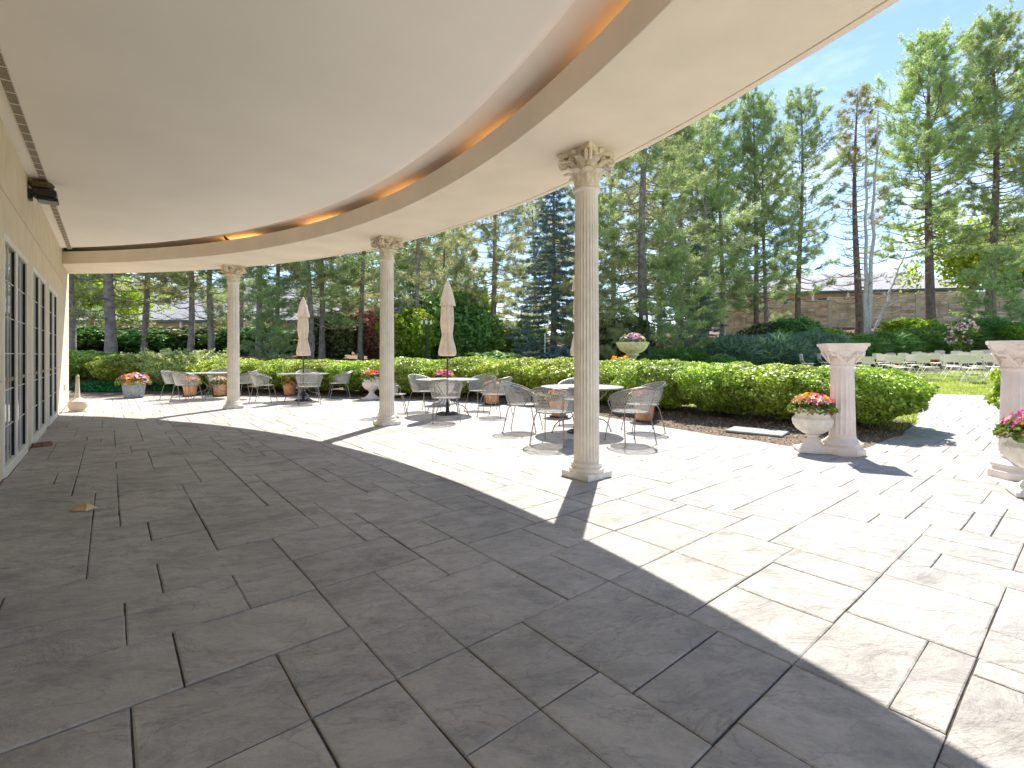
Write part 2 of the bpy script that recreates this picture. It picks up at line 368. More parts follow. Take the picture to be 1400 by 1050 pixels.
def terrain(P):
    """height of the land: level patio, gently rising lawn, planted berm behind"""
    P = np.asarray(P, float).reshape(-1, 2)
    s = np.maximum(sdist(PATIO, P), 0)
    r = P[:, 0] * CY - P[:, 1] * SY; d = np.maximum(P[:, 0] * SY + P[:, 1] * CY, 1.0)
    t = np.clip((r / d + .6) / .8, 0, 1); t = t * t * (3 - 2 * t)
    l = .115 * np.clip(s - 2, 0, 9); q = .2 * np.clip(s - 24, 0, 15)
    bump = .06 * np.sin(P[:, 0] * .9 + 1) * np.sin(P[:, 1] * .7) * np.clip((s - 5) / 5, 0, 1)
    return .026 * np.minimum(s, 24) + (1 - t) * l + t * q + bump
def tz(x, y): return float(terrain([(x, y)])[0])

# ---- terrain sheets
def ground_sheets():
    st = .1
    xs = np.arange(-1.0, 21.01, st); ys = np.arange(-9.0, 24.01, st)
    X, Y = np.meshgrid(xs, ys, indexing='ij'); P = np.c_[X.ravel(), Y.ravel()]
    sp = sdist(PATIO, P); sq = sdist(PATH, P); sd = np.minimum(sp, sq)
    Z = terrain(P) + np.clip(sd * .4, -.009, .022) + .006 * np.sin(P[:, 0] * 9) * np.sin(P[:, 1] * 8) * np.clip(sd * 3, 0, 1)
    Z = np.where(sd < -.12, terrain(P) - .009, Z)
    a, b = X.shape
    idx = np.arange(a * b).reshape(a, b)
    Q = np.stack([idx[:-1, :-1], idx[1:, :-1], idx[1:, 1:], idx[:-1, 1:]], -1).reshape(-1, 4)
    cs = sd[Q].mean(1); cp = sp[Q].mean(1)
    bed = (cs > -.25) & (cs < 3.2 - .9 * np.clip((P[Q[:, 0], 0] - 9) / 3, 0, 1) * 1.0) & (P[Q[:, 0], 0] < 10.9) & (P[Q[:, 0], 1] > -1.5)
    under = cs <= -.25
    lawn = ~bed & ~under
    V = np.c_[P, Z]
    for nm, mk, m in (('gravel_bed', bed, 'gravel'), ('patio_base', under, 'joint'), ('lawn', lawn, 'lawn')):
        F = Q[mk]; u, inv = np.unique(F, return_inverse=True)
        me = bpy.data.meshes.new(nm); me.from_pydata(V[u].tolist(), [], inv.reshape(-1, 4).tolist()); me.materials.append(M[m])
        me.polygons.foreach_set('use_smooth', [True] * len(me.polygons)); me.update()
        struct(link(nm, me))
    return P, sd, sp
gp, gsd, gsp = ground_sheets()

def outer_ground():
    # coarse sheet from the garden to the horizon, with a hole where the fine sheets lie
    ax = np.unique(np.concatenate([np.linspace(-900, -60, 8), np.arange(-60, 100, 1.5), [-1.0, 21.0], np.linspace(100, 900, 9)]))
    ay = np.unique(np.concatenate([np.linspace(-900, -30, 8), np.arange(-30, 100, 1.5), [-9.0, 24.0], np.linspace(100, 900, 9)]))
    X, Y = np.meshgrid(ax, ay, indexing='ij'); P = np.c_[X.ravel(), Y.ravel()]; Z = terrain(P)
    inner = (P[:, 0] >= -1.001) & (P[:, 0] <= 21.001) & (P[:, 1] >= -9.001) & (P[:, 1] <= 24.001)
    Z = Z + .02 - .03 * (~inner)
    a, b = X.shape; idx = np.arange(a * b).reshape(a, b)
    Q = np.stack([idx[:-1, :-1], idx[1:, :-1], idx[1:, 1:], idx[:-1, 1:]], -1).reshape(-1, 4)
    hole = inner[Q].all(1)
    # sheets: lawn out to the junipers, mulch under the trees
    C = P[Q].mean(1); sC = sdist(PATIO, C); r = C[:, 0] * CY - C[:, 1] * SY; d = C[:, 0] * SY + C[:, 1] * CY
    isl = (~hole) & (sC < 22) & (r / np.maximum(d, 1) > .12)
    me_v = np.c_[P, Z]
    for nm, mk, m in (('far_lawn', isl, 'lawn'), ('mulched_ground', (~hole) & ~isl, 'mulch')):
        F = Q[mk]; u, inv = np.unique(F, return_inverse=True)
        me = bpy.data.meshes.new(nm); me.from_pydata(me_v[u].tolist(), [], inv.reshape(-1, 4).tolist()); me.materials.append(M[m])
        me.polygons.foreach_set('use_smooth', [True] * len(me.polygons)); me.update(); struct(link(nm, me))
outer_ground()

# ------------------------------------------------------------------ stamped slabs
UX, UY, OX, OY = .1655, .1628, .06, .335
TR = [(-3,0,17,18),(0,3,17,18),(3,5,17,18),(-5,0,15,17),(0,3,15,17),(3,5,15,17),(-5,1,12,15),(1,5,12,15),(-3,1,18,21),(1,5,18,21),(-5,0,9,12),(0,3,9,12),(3,5,9,12),
      (5,7,11,15),(5,7,9,11),(5,7,6,9),(7,11,9,13),(7,9,6,9),(9,13,5,9),(7,9,3,6),(9,13,3,5),(7,10,0,3),(10,13,0,3),(13,16,3,6),(13,17,1,3),(17,21,0,3),(16,19,3,6),
      (19,21,3,6),(13,17,6,9),(17,21,6,9),(11,13,9,12),(13,17,9,12),(11,14,12,15),(14,17,12,15),(17,21,12,15),(-1,3,21,24),(-1,1,24,27),(1,3,24,27),(0,3,27,30),(-5,-1,21,24),
      (3,5,5,9),(0,3,5,9),(3,5,0,5),(5,7,2,6),(17,20,9,12),(20,23,9,12),(21,23,0,3),(21,23,3,7),(23,27,3,7),(3,7,21,23),(3,7,23,26),(5,9,15,18),(3,6,26,30),(9,11,13,16),(5,8,18,21)]
def slabs():
    X0, X1, Y0, Y1 = -6, 108, -56, 116
    occ = np.zeros((X1 - X0, Y1 - Y0), bool); rects = []
    def take(a, b, c, d):
        if occ[a - X0:b - X0, c - Y0:d - Y0].any(): return False
        occ[a - X0:b - X0, c - Y0:d - Y0] = True; rects.append((a, b, c, d)); return True
    for t in TR: take(*t)
    sizes = [(4, 3)] * 5 + [(3, 3)] * 4 + [(3, 4)] * 2 + [(4, 2)] * 3 + [(3, 2)] * 4 + [(2, 3)] * 4 + [(4, 4)] * 2 + [(2, 2)] * 2 + [(5, 3)] * 2 + [(5, 2), (4, 1), (2, 4)]
    rr = random.Random(5)
    for j in range(Y0, Y1):
        for i in range(X0, X1):
            if occ[i - X0, j - Y0]: continue
            x, y = OX + i * UX, OY + j * UY
            if i > 60 and not (y > -2.5 and y < 4.5): occ[i - X0, j - Y0] = True; continue
            done = False
            for _ in range(9):
                w, h = rr.choice(sizes)
                if i + w <= X1 and j + h <= Y1 and take(i, i + w, j, j + h): done = True; break
            if not done:
                for w, h in ((3, 2), (2, 2), (2, 1), (1, 2), (1, 3), (1, 1)):
                    if i + w <= X1 and j + h <= Y1 and take(i, i + w, j, j + h): break
    out = []
    C = np.array([(OX + (a + b) / 2 * UX, OY + (c + d) / 2 * UY) for a, b, c, d in rects])
    s = np.minimum(sdist(PATIO, C), sdist(PATH, C))
    for (a, b, c, d), cc, q in zip(rects, C, s):
        if q > .45: continue
        x0, x1, y0, y1 = OX + a * UX, OX + b * UX, OY + c * UY, OY + d * UY
        x0 = max(x0, -.86)
        if x1 - x0 < .05: continue
        r = cc[0] * CY - cc[1] * SY; dd = cc[0] * SY + cc[1] * CY
        vis = dd > 1.0 and abs(r / dd) < 1.12 and (1.3 / dd) < .92
        out.append(((x1 - x0) * (y1 - y0) / dd ** 3 if vis else -1, x0, x1, y0, y1))
    out.sort(key=lambda t: -t[0])
    return out
def slab_geo(x0, x1, y0, y1, r):
    g = r.choice((.0013, .002, .003, .0048)); cx, cy = (x0 + x1) / 2, (y0 + y1) / 2
    pts = []
    cor = [(x0 + g, y0 + g), (x1 - g, y0 + g), (x1 - g, y1 - g), (x0 + g, y1 - g)]
    for k in range(4):
        p, q = cor[k], cor[(k + 1) % 4]
        L = math.hypot(q[0] - p[0], q[1] - p[1]); m = 3 if L > .3 else 2
        for i in range(m):
            t = (i + (r.uniform(-.15, .15) if i else 0)) / m
            nx, ny = (q[1] - p[1]) / L, -(q[0] - p[0]) / L; j = r.uniform(-.0022, .001) if i else r.uniform(-.0015, 0)
            pts.append((p[0] + (q[0] - p[0]) * t + nx * j, p[1] + (q[1] - p[1]) * t + ny * j))
    O = np.array(pts); I = O + (np.array([cx, cy]) - O) * (.008 / np.maximum(np.linalg.norm(O - [cx, cy], axis=1), .05))[:, None]
    n = len(O); tx, ty, dz = r.uniform(-.002, .002), r.uniform(-.002, .002), r.uniform(-.0015, .0015)
    base = terrain(O)
    tilt = lambda A: (A[:, 0] - cx) * tx + (A[:, 1] - cy) * ty + dz
    V = np.concatenate([np.c_[I, terrain(I) + tilt(I)], np.c_[O, base + tilt(O) - .004], np.c_[O, base - .03]])
    F = [tuple(range(n))] + [(k, n + k, n + (k + 1) % n, (k + 1) % n) for k in range(n)] + [(n + k, 2 * n + k, 2 * n + (k + 1) % n, n + (k + 1) % n) for k in range(n)]
    return V, F
patio = MB().box(-.859, -.80, -8.9, 19.0, -.2, -.014).obj('patio', M['joint']); struct(patio)
_r = random.Random(3); rest = MB(); cnt = 0
for k, (w, x0, x1, y0, y1) in enumerate(slabs()):
    V, F = slab_geo(x0, x1, y0, y1, _r)
    if w > 0 and cnt < 300:
        MB().add(V, F).obj('paving_slab', M['slate'], patio, smooth=False); cnt += 1
    else: rest.add(V, F)
stuff(rest.obj('paving_slabs', M['slate'], patio, smooth=False))

# ------------------------------------------------------------------ building wall and windows
WX = -.86
def facade():
    t = thing('building_wall', 'sand coloured stucco building wall with tall white windows, left of the patio', 'building', (WX, 5, 0))
    L = lambda y: y - 5
    units = [(2.45, 4.4), (4.87, 6.82), (7.28, 9.22), (9.74, 11.66), (12.08, 14.05)]
    b = MB(); zt, zb = 2.585, .03
    ys = [-9.0] + [v for u in units for v in u] + [17.9]
    def plate(y0, y1, z0, z1): b.box(-.35, 0, L(y0), L(y1), z0, z1)
    # joints in the stucco are real gaps 12 mm wide over a recessed backing
    for k in range(0, len(ys), 2):
        for z0, z1 in ((0, 1.015), (1.027, zt)): plate(ys[k], ys[k + 1], z0, z1)
    plate(-9, 17.9, zt, 3.014); plate(-9, 17.9, 3.026, 4.6)
    w = b.obj('wall', M['stucco'], t, smooth=False)
    MB().box(-.34, -.012, L(-8.99), L(17.89), 1.0, 1.04).box(-.33, -.012, L(-8.99), L(17.89), 3.0, 3.04).obj('joint_backing', M['groove'], t, smooth=False)
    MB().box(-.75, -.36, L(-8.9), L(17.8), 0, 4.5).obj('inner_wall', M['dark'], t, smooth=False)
    wi = None
    for (y0, y1) in units:
        W = y1 - y0; f = .075
        if wi is None or abs(W - W0) > .05:
            pass
        W0 = W
        e = MB(); o = .012
        e.box(-.16, o, 0, f, 0, zt - .002, .006).box(-.16, o, W - f, W, 0, zt - .002, .006)
        e.box(-.16, o, f, W - f, zt - f - .002, zt - .002, .006).box(-.16, o + .01, f, W - f, .0, .115, .006)
        e.box(-.16, o - .003, W / 2 - .06, W / 2 + .06, .115, zt - f - .002, .006)
        win = e.obj('window', M['frame'], t, smooth=False, loc=(0, L(y0), 0))
        for (a, c) in ((f, W / 2 - .06), (W / 2 + .06, W - f)):
            g = MB().box(-.032, -.020, a, c, .115, zt - f - .002).obj('pane', M['glass'], win, smooth=False)
            s = MB(); s.box(-.0199, -.008, a, a + .022, .115, zt - f - .003).box(-.0199, -.008, c - .022, c, .115, zt - f - .003)
            s.obj('sash', M['dark'], win, smooth=False)
            mu = MB(); hgt = zt - f - .115
            for k in range(1, 6): mu.box(-.0195, -.012, a + .023, c - .023, .115 + hgt * k / 6 - .0045, .115 + hgt * k / 6 + .0045)
            mu.box(-.0195, -.0115, (a + c) / 2 - .004, (a + c) / 2 + .004, .116, zt - f - .004)
            mu.obj('muntin', M['frame'], win, smooth=False)
    MB().box(0, .018, L(15.95), L(16.06), .42, .6, .004).box(.018, .026, L(15.975), L(16.035), .45, .57, .003).obj('outlet_cover', M['beigeplastic'], t, smooth=False)
    return t
facade()

# flood light with a nest
fl = thing('flood_light', 'black wall flood light with a bird nest on top, high on the stucco wall', 'light fixture', (WX, 9.35, 3.47)); fl.scale = (.85, .75, .8)
MB().box(0, .05, -.11, .11, -.06, .12, .01).obj('bracket', M['lampblack'], fl, smooth=False)
MB().box(.05, .34, -.17, .17, .0, .15, .03).box(.10, .36, -.16, .16, -.05, 0.0, .01).obj('housing', M['lampblack'], fl, smooth=False)
MB().box(.12, .35, -.14, .14, -.066, -.051, .004).obj('lens', M['slabgrey'], fl, smooth=False)
nest = MB().lathe([(.06, 0), (.14, .02), (.17, .07), (.15, .12), (.08, .145), (.02, .13)], 20, lambda a, z: 1 + .09 * np.sin(a * 5 + z * 40) + .05 * np.sin(a * 11), c=(.16, 0, 0)).obj('bird_nest', M['nest'], None, loc=(WX, 9.35, 3.592), scale=(.8, .8, .75))
tag(nest, 'straw bird nest sitting on the black flood light', 'nest')

# ------------------------------------------------------------------ canopy
def arc(cx, cy, rad, z, n=96, x=WX + .002):
    th = math.acos((x - cx) / rad)
    a = np.linspace(-th, th, n)
    return np.c_[cx + rad * np.cos(a), cy + rad * np.sin(a), np.full(n, z)]
IC, OC = (-10.1, 5.9), (-10.64, 5.83)
def wall_line(rad, z, n=96):
    A = arc(*IC, rad, z, n); A[:, 0] = WX + .002; return A
canopy = thing('canopy', 'curved stucco canopy roof over the patio, with a smooth pale ceiling', 'canopy', (0, 0, 0))
g = [wall_line(12.93, 3.72), arc(*IC, 12.93, 3.72)]
for k in range(1, 7):
    a = k / 6 * PI / 2; g.append(arc(*IC, 12.93 + .22 * math.sin(a), 3.72 + .16 * (1 - math.cos(a))))
g += [arc(*IC, 13.98, 3.885)]
MB().grid(np.array(g), True).obj('ceiling', M['ceiling'], canopy)
g = [arc(*IC, 13.98, 3.883), arc(*IC, 13.98, 3.74)]; MB().grid(np.array(g), True).obj('cove_back', M['soffit'], canopy, smooth=False)
gm = MB()
gm.grid(np.array([arc(*IC, 13.979, 3.74), arc(*IC, 13.43, 3.74)]), True)
gm.grid(np.array([arc(*IC, 13.43, 3.74), arc(*IC, 13.42, 3.735), arc(*IC, 13.42, 3.455), arc(*IC, 13.425, 3.45)]), True)
gm.grid(np.array([arc(*IC, 13.425, 3.45), arc(*OC, 15.115, 3.45)]), True)
gm.grid(np.array([arc(*OC, 15.115, 3.45), arc(*OC, 15.115, 3.465), arc(*OC, 15.135, 3.465), arc(*OC, 15.135, 3.45)]), True)
gm.grid(np.array([arc(*OC, 15.135, 3.45), arc(*OC, 15.2, 3.45), arc(*OC, 15.205, 3.455), arc(*OC, 15.205, 4.25)]), True)
gm.obj('ring_beam', M['soffit'], canopy, smooth=True)
roof = arc(*OC, 15.205, 4.25); rw = roof.copy(); rw[:, 0] = WX + .002
MB().grid(np.array([roof, rw]), True).obj('roof', M['shingle'], canopy, smooth=False)
# vent slot along the wall
vx0, vx1 = -.745, -.665
MB().box(vx0, vx1, -3.0, 15.05, 3.716, 3.7195).obj('vent_slot_shade', M['slot'], canopy, smooth=False)  # flat sheet under the ceiling; the slot's shade is painted as its colour
v = MB(); v.box(0, .004, 0, .268, -.006, 0).box(vx1 - vx0 - .004, vx1 - vx0, 0, .268, -.006, 0).box(.004, vx1 - vx0 - .004, 0, .012, -.006, 0)
for k in range(1, 10):
    y = .012 + k * .026; v.add([(.004, y, -.004), (vx1 - vx0 - .004, y, -.004), (vx1 - vx0 - .004, y + .007, -.004), (.004, y + .007, -.004)], [(3, 2, 1, 0)])
vm = v.mesh('vent_grille', M['soffit'], False)
for k in range(67): link('vent_grille', vm, canopy, loc=(vx0, -2.99 + k * .268, 3.7155))
# cove lamps standing on the beam
for k, y in enumerate((.2, 2.3, 4.5, 7.0, 9.5, 12.0)):
    s = (y - IC[1]) / 13.78; a = math.asin(s); px, py = IC[0] + 13.78 * math.cos(a), y
    lm = MB().box(-.05, .05, -.28, .28, 0, .03, .008).obj('cove_lamp', M['amber'], canopy, smooth=False, loc=(px, py, 3.742), rot=(0, 0, a))
    ld = bpy.data.lights.new('cove_light', 'AREA'); ld.shape = 'RECTANGLE'; ld.size = .1; ld.size_y = 1.1; ld.energy = .34; ld.color = (1, .56, .18)
    lo = bpy.data.objects.new('cove_light', ld); COL.objects.link(lo); lo.parent = canopy; lo.location = (px, py, 3.785); lo.rotation_euler = (PI, 0, a)
# bird on the beam
bx = IC[0] + 13.5 * math.cos(math.asin((12.0 - 5.9) / 13.5)); bd = thing('small_bird', 'tiny dark bird perched on the inner beam of the canopy', 'bird', (bx, 12.0, 3.742), 2.2)
bb = MB().tube([(-.05, 0, .035), (-.03, 0, .045), (0, 0, .055), (.03, 0, .075), (.05, 0, .1), (.065, 0, .112), (.08, 0, .11)], [.006, .018, .028, .027, .018, .017, .003], 8)
bb.tube([(-.04, 0, .04), (-.11, 0, .015)], [.012, .007], 4).tube([(0, .01, .035), (.005, .012, 0)], .003, 4).tube([(0, -.01, .035), (.005, -.012, 0)], .003, 4)
bb.obj('body', M['lampblack'], bd)

# ------------------------------------------------------------------ columns
def flute(nf, depth):
    return lambda a, z: 1 - depth * (np.abs(np.sin(a * nf / 2)) ** .7)
def acanthus(w, h, curl, lean):
    n, m = 9, 5; G = np.zeros((n, m, 3))
    for i in range(n):
        t = i / (n - 1)
        x = lean * t + curl * max(0, t - .6) ** 1.4 * 4.2
        z = h * t - (max(0, t - .78) ** 2) * h * 5.2
        ww = w * (1 - .25 * t) * (1 + .22 * abs(math.sin(t * PI * 3.2))) * (1 if t < .85 else .75)
        for j in range(m):
            s = (j / (m - 1) - .5) * 2
            G[i, j] = (x - abs(s) * .18 * w + (.02 * w if j == 2 else 0), s * ww / 2, z)
    b = MB(); b.grid(G); G2 = G.copy(); G2[:, :, 0] -= .014; b.grid(G2, True)
    return b
def volute(rad, th=.03, turns=1.6):
    P = []; rr = []
    for i in range(22):
        t = i / 21; a = t * turns * 2 * PI; q = rad * (1 - .82 * t)
        P.append((q * math.sin(a), 0, q * math.cos(a))); rr.append(th * (1 - .55 * t))
    return P, rr
def make_capital(parent, z0, h, r0, half, m, leafmesh=None):
    b = MB()
    b.lathe([(r0 * 1.0, z0), (r0 * 1.12, z0 + .012), (r0 * 1.12, z0 + .03), (r0, z0 + .04), (r0 * .98, z0 + h * .4), (r0 * 1.1, z0 + h * .65), (r0 * 1.45, z0 + h * .86), (r0 * 1.5, z0 + h * .88)], 32)
    # abacus with hollow sides
    ring = []
    for s in range(4):
        for k in range(8):
            t = k / 8; a = s * PI / 2 - PI / 4 + t * PI / 2
            x = half; y = half * (2 * t - 1); x = half * (1 - .20 * math.sin(t * PI))
            if k == 0: x = half * .985; y = -half * .93
            c, q = math.cos(s * PI / 2), math.sin(s * PI / 2)
            ring.append((x * c - y * q, x * q + y * c))
    n = len(ring); rg = np.array(ring)
    V = []; F = []
    for z, sc in ((z0 + h * .87, .90), (z0 + h * .90, .97), (z0 + h * .945, .985), (z0 + h * .95, 1.0), (z0 + h, 1.0)): V += [(x * sc, y * sc, z) for x, y in ring]
    for i in range(4):
        for k in range(n): F.append((i * n + k, i * n + (k + 1) % n, (i + 1) * n + (k + 1) % n, (i + 1) * n + k))
    F += [tuple(range(n - 1, -1, -1)), tuple(4 * n + k for k in range(n))]
    b.add(V, F)
    # corner volutes, pairs of small helices, rosettes
    for s in range(4):
        a = PI / 4 + s * PI / 2
        P, rr = volute(h * .13, .02 * h / .4)
        ca, sa = math.cos(a), math.sin(a); rad = half * 1.12
        for off in (-.022, .022):
            b.tube([((rad - .02 + p[0]) * ca - off * sa, (rad - .02 + p[0]) * sa + off * ca, z0 + h * .72 + p[2]) for p in P], rr, 6)
        b.tube([(r0 * ca, r0 * sa, z0 + h * .45), ((r0 + .03) * ca, (r0 + .03) * sa, z0 + h * .65), ((rad - .04) * ca, (rad - .04) * sa, z0 + h * .84)], [.015, .02, .018], 6)
        a = s * PI / 2; ca, sa = math.cos(a), math.sin(a)
        for sg in (-1, 1):
            P, rr = volute(h * .09, .013 * h / .4)
            b.tube([((half * .78) * ca - (sg * (.03 + h * .06) + p[0] * sg) * sa, (half * .78) * sa + (sg * (.03 + h * .06) + p[0] * sg) * ca, z0 + h * .72 + p[2]) for p in P], rr, 5)
        b.lathe([(.005, -.02), (.03, 0), (.036, .02), (.02, .04), (.003, .045)], 10, lambda t, z: 1 + .2 * np.cos(t * 5), c=(half * .80 * ca, half * .80 * sa, z0 + h * .9))
    cap = b.obj('capital', m, parent)
    global LEAFM
    key = (round(h, 2), m.name)
    if key not in LEAFM:
        LEAFM[key] = (acanthus(r0 * .95, h * .46, .085 * h / .4, .035).mesh('acanthus_leaf', m), acanthus(r0 * .9, h * .42, .10 * h / .4, .07 * h / .4).mesh('acanthus_leaf', m))
    lo, up = LEAFM[key]
    for k in range(8):
        a = k * PI / 4
        link('acanthus_leaf', lo, cap, loc=(r0 * 1.0 * math.cos(a), r0 * 1.0 * math.sin(a), z0 + .035), rot=(0, 0, a))
        a += PI / 8
        link('acanthus_leaf', up, cap, loc=(r0 * 1.02 * math.cos(a), r0 * 1.02 * math.sin(a), z0 + h * .36), rot=(0, 0, a))
    return cap
LEAFM = {}
def make_column():
    t = thing('column', 'x', 'column', (0, 0, 0), 0, 'fluted columns under the canopy')
    MB().box(-.19, .19, -.19, .19, 0, .07, .006).obj('plinth', M['plinth'], t, smooth=False)
    MB().lathe([(.185, .07), (.192, .085), (.188, .105), (.17, .115), (.162, .12), (.16, .135), (.168, .145), (.165, .158), (.148, .165), (.142, .175)], 48).obj('base', M['cream'], t)
    z0, z1 = .17, 3.02
    prof = [(.138, z0), (.1365, z0 + .02)] + [(.1365 - .014 * k / 12 ** 1.0 * 1.0, z0 + .02 + (z1 - .05 - z0) * k / 12) for k in range(13)] + [(.128, z1)]
    def fn(a, z):
        k = np.clip((z - z0) / .04, 0, 1) * np.clip((z1 - .03 - z) / .03, 0, 1); return 1 - .085 * k * np.abs(np.sin(a * 12)) ** .8
    MB().lathe(prof, 192, fn).obj('shaft', M['cream'], t)
    MB().lathe([(.128, 3.02), (.142, 3.03), (.145, 3.045), (.138, 3.058), (.126, 3.06)], 48).obj('necking', M['cream'], t)
    make_capital(t, 3.055, .394, .125, .235, M['cream_cap'])
    return t
c0 = make_column()
cols = [((3.93, 3.50), 'tall fluted cream column nearest the camera, standing before the table in the middle'),
        ((3.97, 8.45), 'tall fluted cream column second along the canopy, left of the open-air umbrella table'),
        ((2.32, 13.45), 'tall fluted cream column farthest away, nearest the stucco wall')]
for k, ((x, y), lb) in enumerate(cols):
    rz = math.atan2(y - 5.85, x + 10.4)
    if k == 0: c0.location = (x, y, .001); c0.rotation_euler = (0, 0, 0); c0['label'] = lb
    else: dup(c0, (x, y, .001), 0, lb)

# ------------------------------------------------------------------ short pedestal columns
def make_pedestal():
    t = thing('pedestal_column', 'x', 'pedestal', (0, 0, 0), 0, 'short pinkish pedestal columns at the garden path')
    b = MB()
    oct_ = lambda r, z: [(r * math.cos(a), r * math.sin(a), z) for a in [PI / 8 + k * PI / 4 for k in range(8)]]
    V = []
    for r, z in ((.255, 0), (.26, .01), (.255, .075), (.225, .09), (.215, .11), (.235, .125), (.235, .15), (.20, .17), (.165, .205), (.158, .22)): V += oct_(r, z)
    F = [(i * 8 + k, i * 8 + (k + 1) % 8, (i + 1) * 8 + (k + 1) % 8, (i + 1) * 8 + k) for i in range(9) for k in range(8)] + [tuple(range(7, -1, -1))]
    b.add(V, F); b.obj('base', M['pinkstone'], t)
    def fn(a, z):
        k = np.clip((z - .24) / .03, 0, 1) * np.clip((1.10 - z) / .03, 0, 1); return 1 - .11 * k * np.abs(np.sin(a * 8)) ** .9
    MB().lathe([(.155, .215), (.152, .24), (.150, .27)] + [(.15 - .02 * k / 6, .27 + .83 * k / 6) for k in range(7)] + [(.128, 1.135)], 128, fn).obj('shaft', M['pinkstone'], t)
    c = MB()
    c.lathe([(.13, 1.13), (.145, 1.14), (.145, 1.155), (.13, 1.165), (.135, 1.2), (.15, 1.25), (.18, 1.31), (.21, 1.345)], 32, lambda a, z: 1 + .03 * np.cos(a * 8))
    V = []
    for h, z in ((.155, 1.28), (.21, 1.365), (.22, 1.40), (.236, 1.41), (.242, 1.445)): V += [(-h, -h, z), (h, -h, z), (h, h, z), (-h, h, z)]
    F = [(i * 4 + k, i * 4 + (k + 1) % 4, (i + 1) * 4 + (k + 1) % 4, (i + 1) * 4 + k) for i in range(4) for k in range(4)] + [(3, 2, 1, 0), (16, 17, 18, 19)]
    c.add(V, F)
    for s in range(4):
        a = s * PI / 2; ca, sa = math.cos(a), math.sin(a)
        for sg in (-1, 1):
            P, rr = volute(.048, .012)
            Q = [(.195, sg * (.150 - p[0]), 1.335 + p[2]) for p in P] 
            Q0 = [(.15, sg * .03, 1.2), (.17, sg * .06, 1.25), (.20, sg * .11, 1.33)]
            for L, w in ((Q, rr), (Q0, .010)):
                c.tube([(x * ca - y * sa, x * sa + y * ca, z) for x, y, z in L], w, 6)
            for i in range(3):
                L = [(.145 + i * .015, sg * (.02 + i * .03), 1.19 + i * .035), (.165 + i * .02, sg * (.045 + i * .035), 1.235 + i * .035), (.16 + i * .02, sg * (.02 + i * .03), 1.25 + i * .035)]
                c.tube([(x * ca - y * sa, x * sa + y * ca, z) for x, y, z in L], [.012, .012, .005], 5)
        c.lathe([(.004, -.03), (.025, -.01), (.03, .012), (.012, .03)], 8, c=(.205 * ca, .205 * sa, 1.385))
    c.obj('capital', M['pinkstone'], t)
    lf = acanthus(.10, .12, .02, .03).mesh('acanthus_leaf', M['pinkstone'])
    for k in range(8): link('acanthus_leaf', lf, t, loc=(.135 * math.cos(k * PI / 4), .135 * math.sin(k * PI / 4), 1.165), rot=(0, 0, k * PI / 4))
    return t
p0 = make_pedestal(); p0['label'] = 'short pinkish stone pedestal column in front of the rounded hedge end'
p0.location = at(4.36, 6.42, .002); p0.rotation_euler = (0, 0, .55); p0.scale = (1, 1, 1.0)
dup(p0, at(5.36, 5.15, .002), .15, 'short pinkish stone pedestal column at the right edge of the picture, behind an urn')

# ------------------------------------------------------------------ flowers, pots, urns
def blossoms(cx, cy, z0, rx, h, palette, r, n=140, size=.036, drape=.3):
    """returns V, material index; a blossom is five petals round a centre"""
    Vs = []; mi = []
    for k in range(n):
        a = r.uniform(0, 2 * PI); q = math.sqrt(r.uniform(0, 1)) * rx * 1.08
        zz = z0 + h * math.sqrt(max(0, 1 - (q / (rx * 1.12)) ** 2)) * r.uniform(.75, 1.08) - (drape * h if q > rx * .92 else 0)
        c = np.array([cx + q * math.cos(a), cy + q * math.sin(a), zz])
        nrm = unit(np.array([math.cos(a) * q / rx * .9, math.sin(a) * q / rx * .9, .7]) + r.normal(size=3) * .3)
        u = unit(np.cross(nrm, r.normal(size=3))); w = np.cross(nrm, u); s = size * r.uniform(.7, 1.25)
        sect = int((a + .6 * math.sin(q * 30)) / (2 * PI) * len(palette)) % len(palette)
        col = sect if r.random() < .6 else r.integers(len(palette))
        for p in range(5):
            b = p * 2 * PI / 5
            d = u * math.cos(b) + w * math.sin(b); e = -u * math.sin(b) + w * math.cos(b)
            Vs.append(np.array([c, c + s * (.6 * d + .34 * e) + nrm * s * .18, c + s * d + nrm * s * .1, c + s * (.6 * d - .34 * e) + nrm * s * .18])); mi.append(col)
    return np.concatenate(Vs), mi
FL = {}
def flower_mesh(rx, h, palette, seed, n, size=.036):
    r = np.random.default_rng(seed)
    V, mi = blossoms(0, 0, 0, rx, h, palette, r, n, size)
    me = np_mesh('blossoms', V, 4, [M['fl_' + c] for c in palette], mi)
    m = int(n * 3.6); a = r.uniform(0, 2 * PI, m); q = np.sqrt(r.uniform(0, 1, m)) * rx * 1.12
    z = h * np.sqrt(np.clip(1 - (q / (rx * 1.15)) ** 2, 0, 1)) * r.uniform(.15, .93, m) - (q > rx * .95) * r.uniform(0, .3, m) * h
    L = leaves(np.c_[q * np.cos(a), q * np.sin(a), z], .045, r)
    return me, np_mesh('foliage', L, 4, M['potleaf'])
def add_flowers(t, z, fm, loc=(0, 0)):
    f = link('foliage', fm[1], t, loc=(loc[0], loc[1], z)); stuff(f)
    b = link('blossoms', fm[0], t, loc=(loc[0], loc[1], z)); stuff(b)

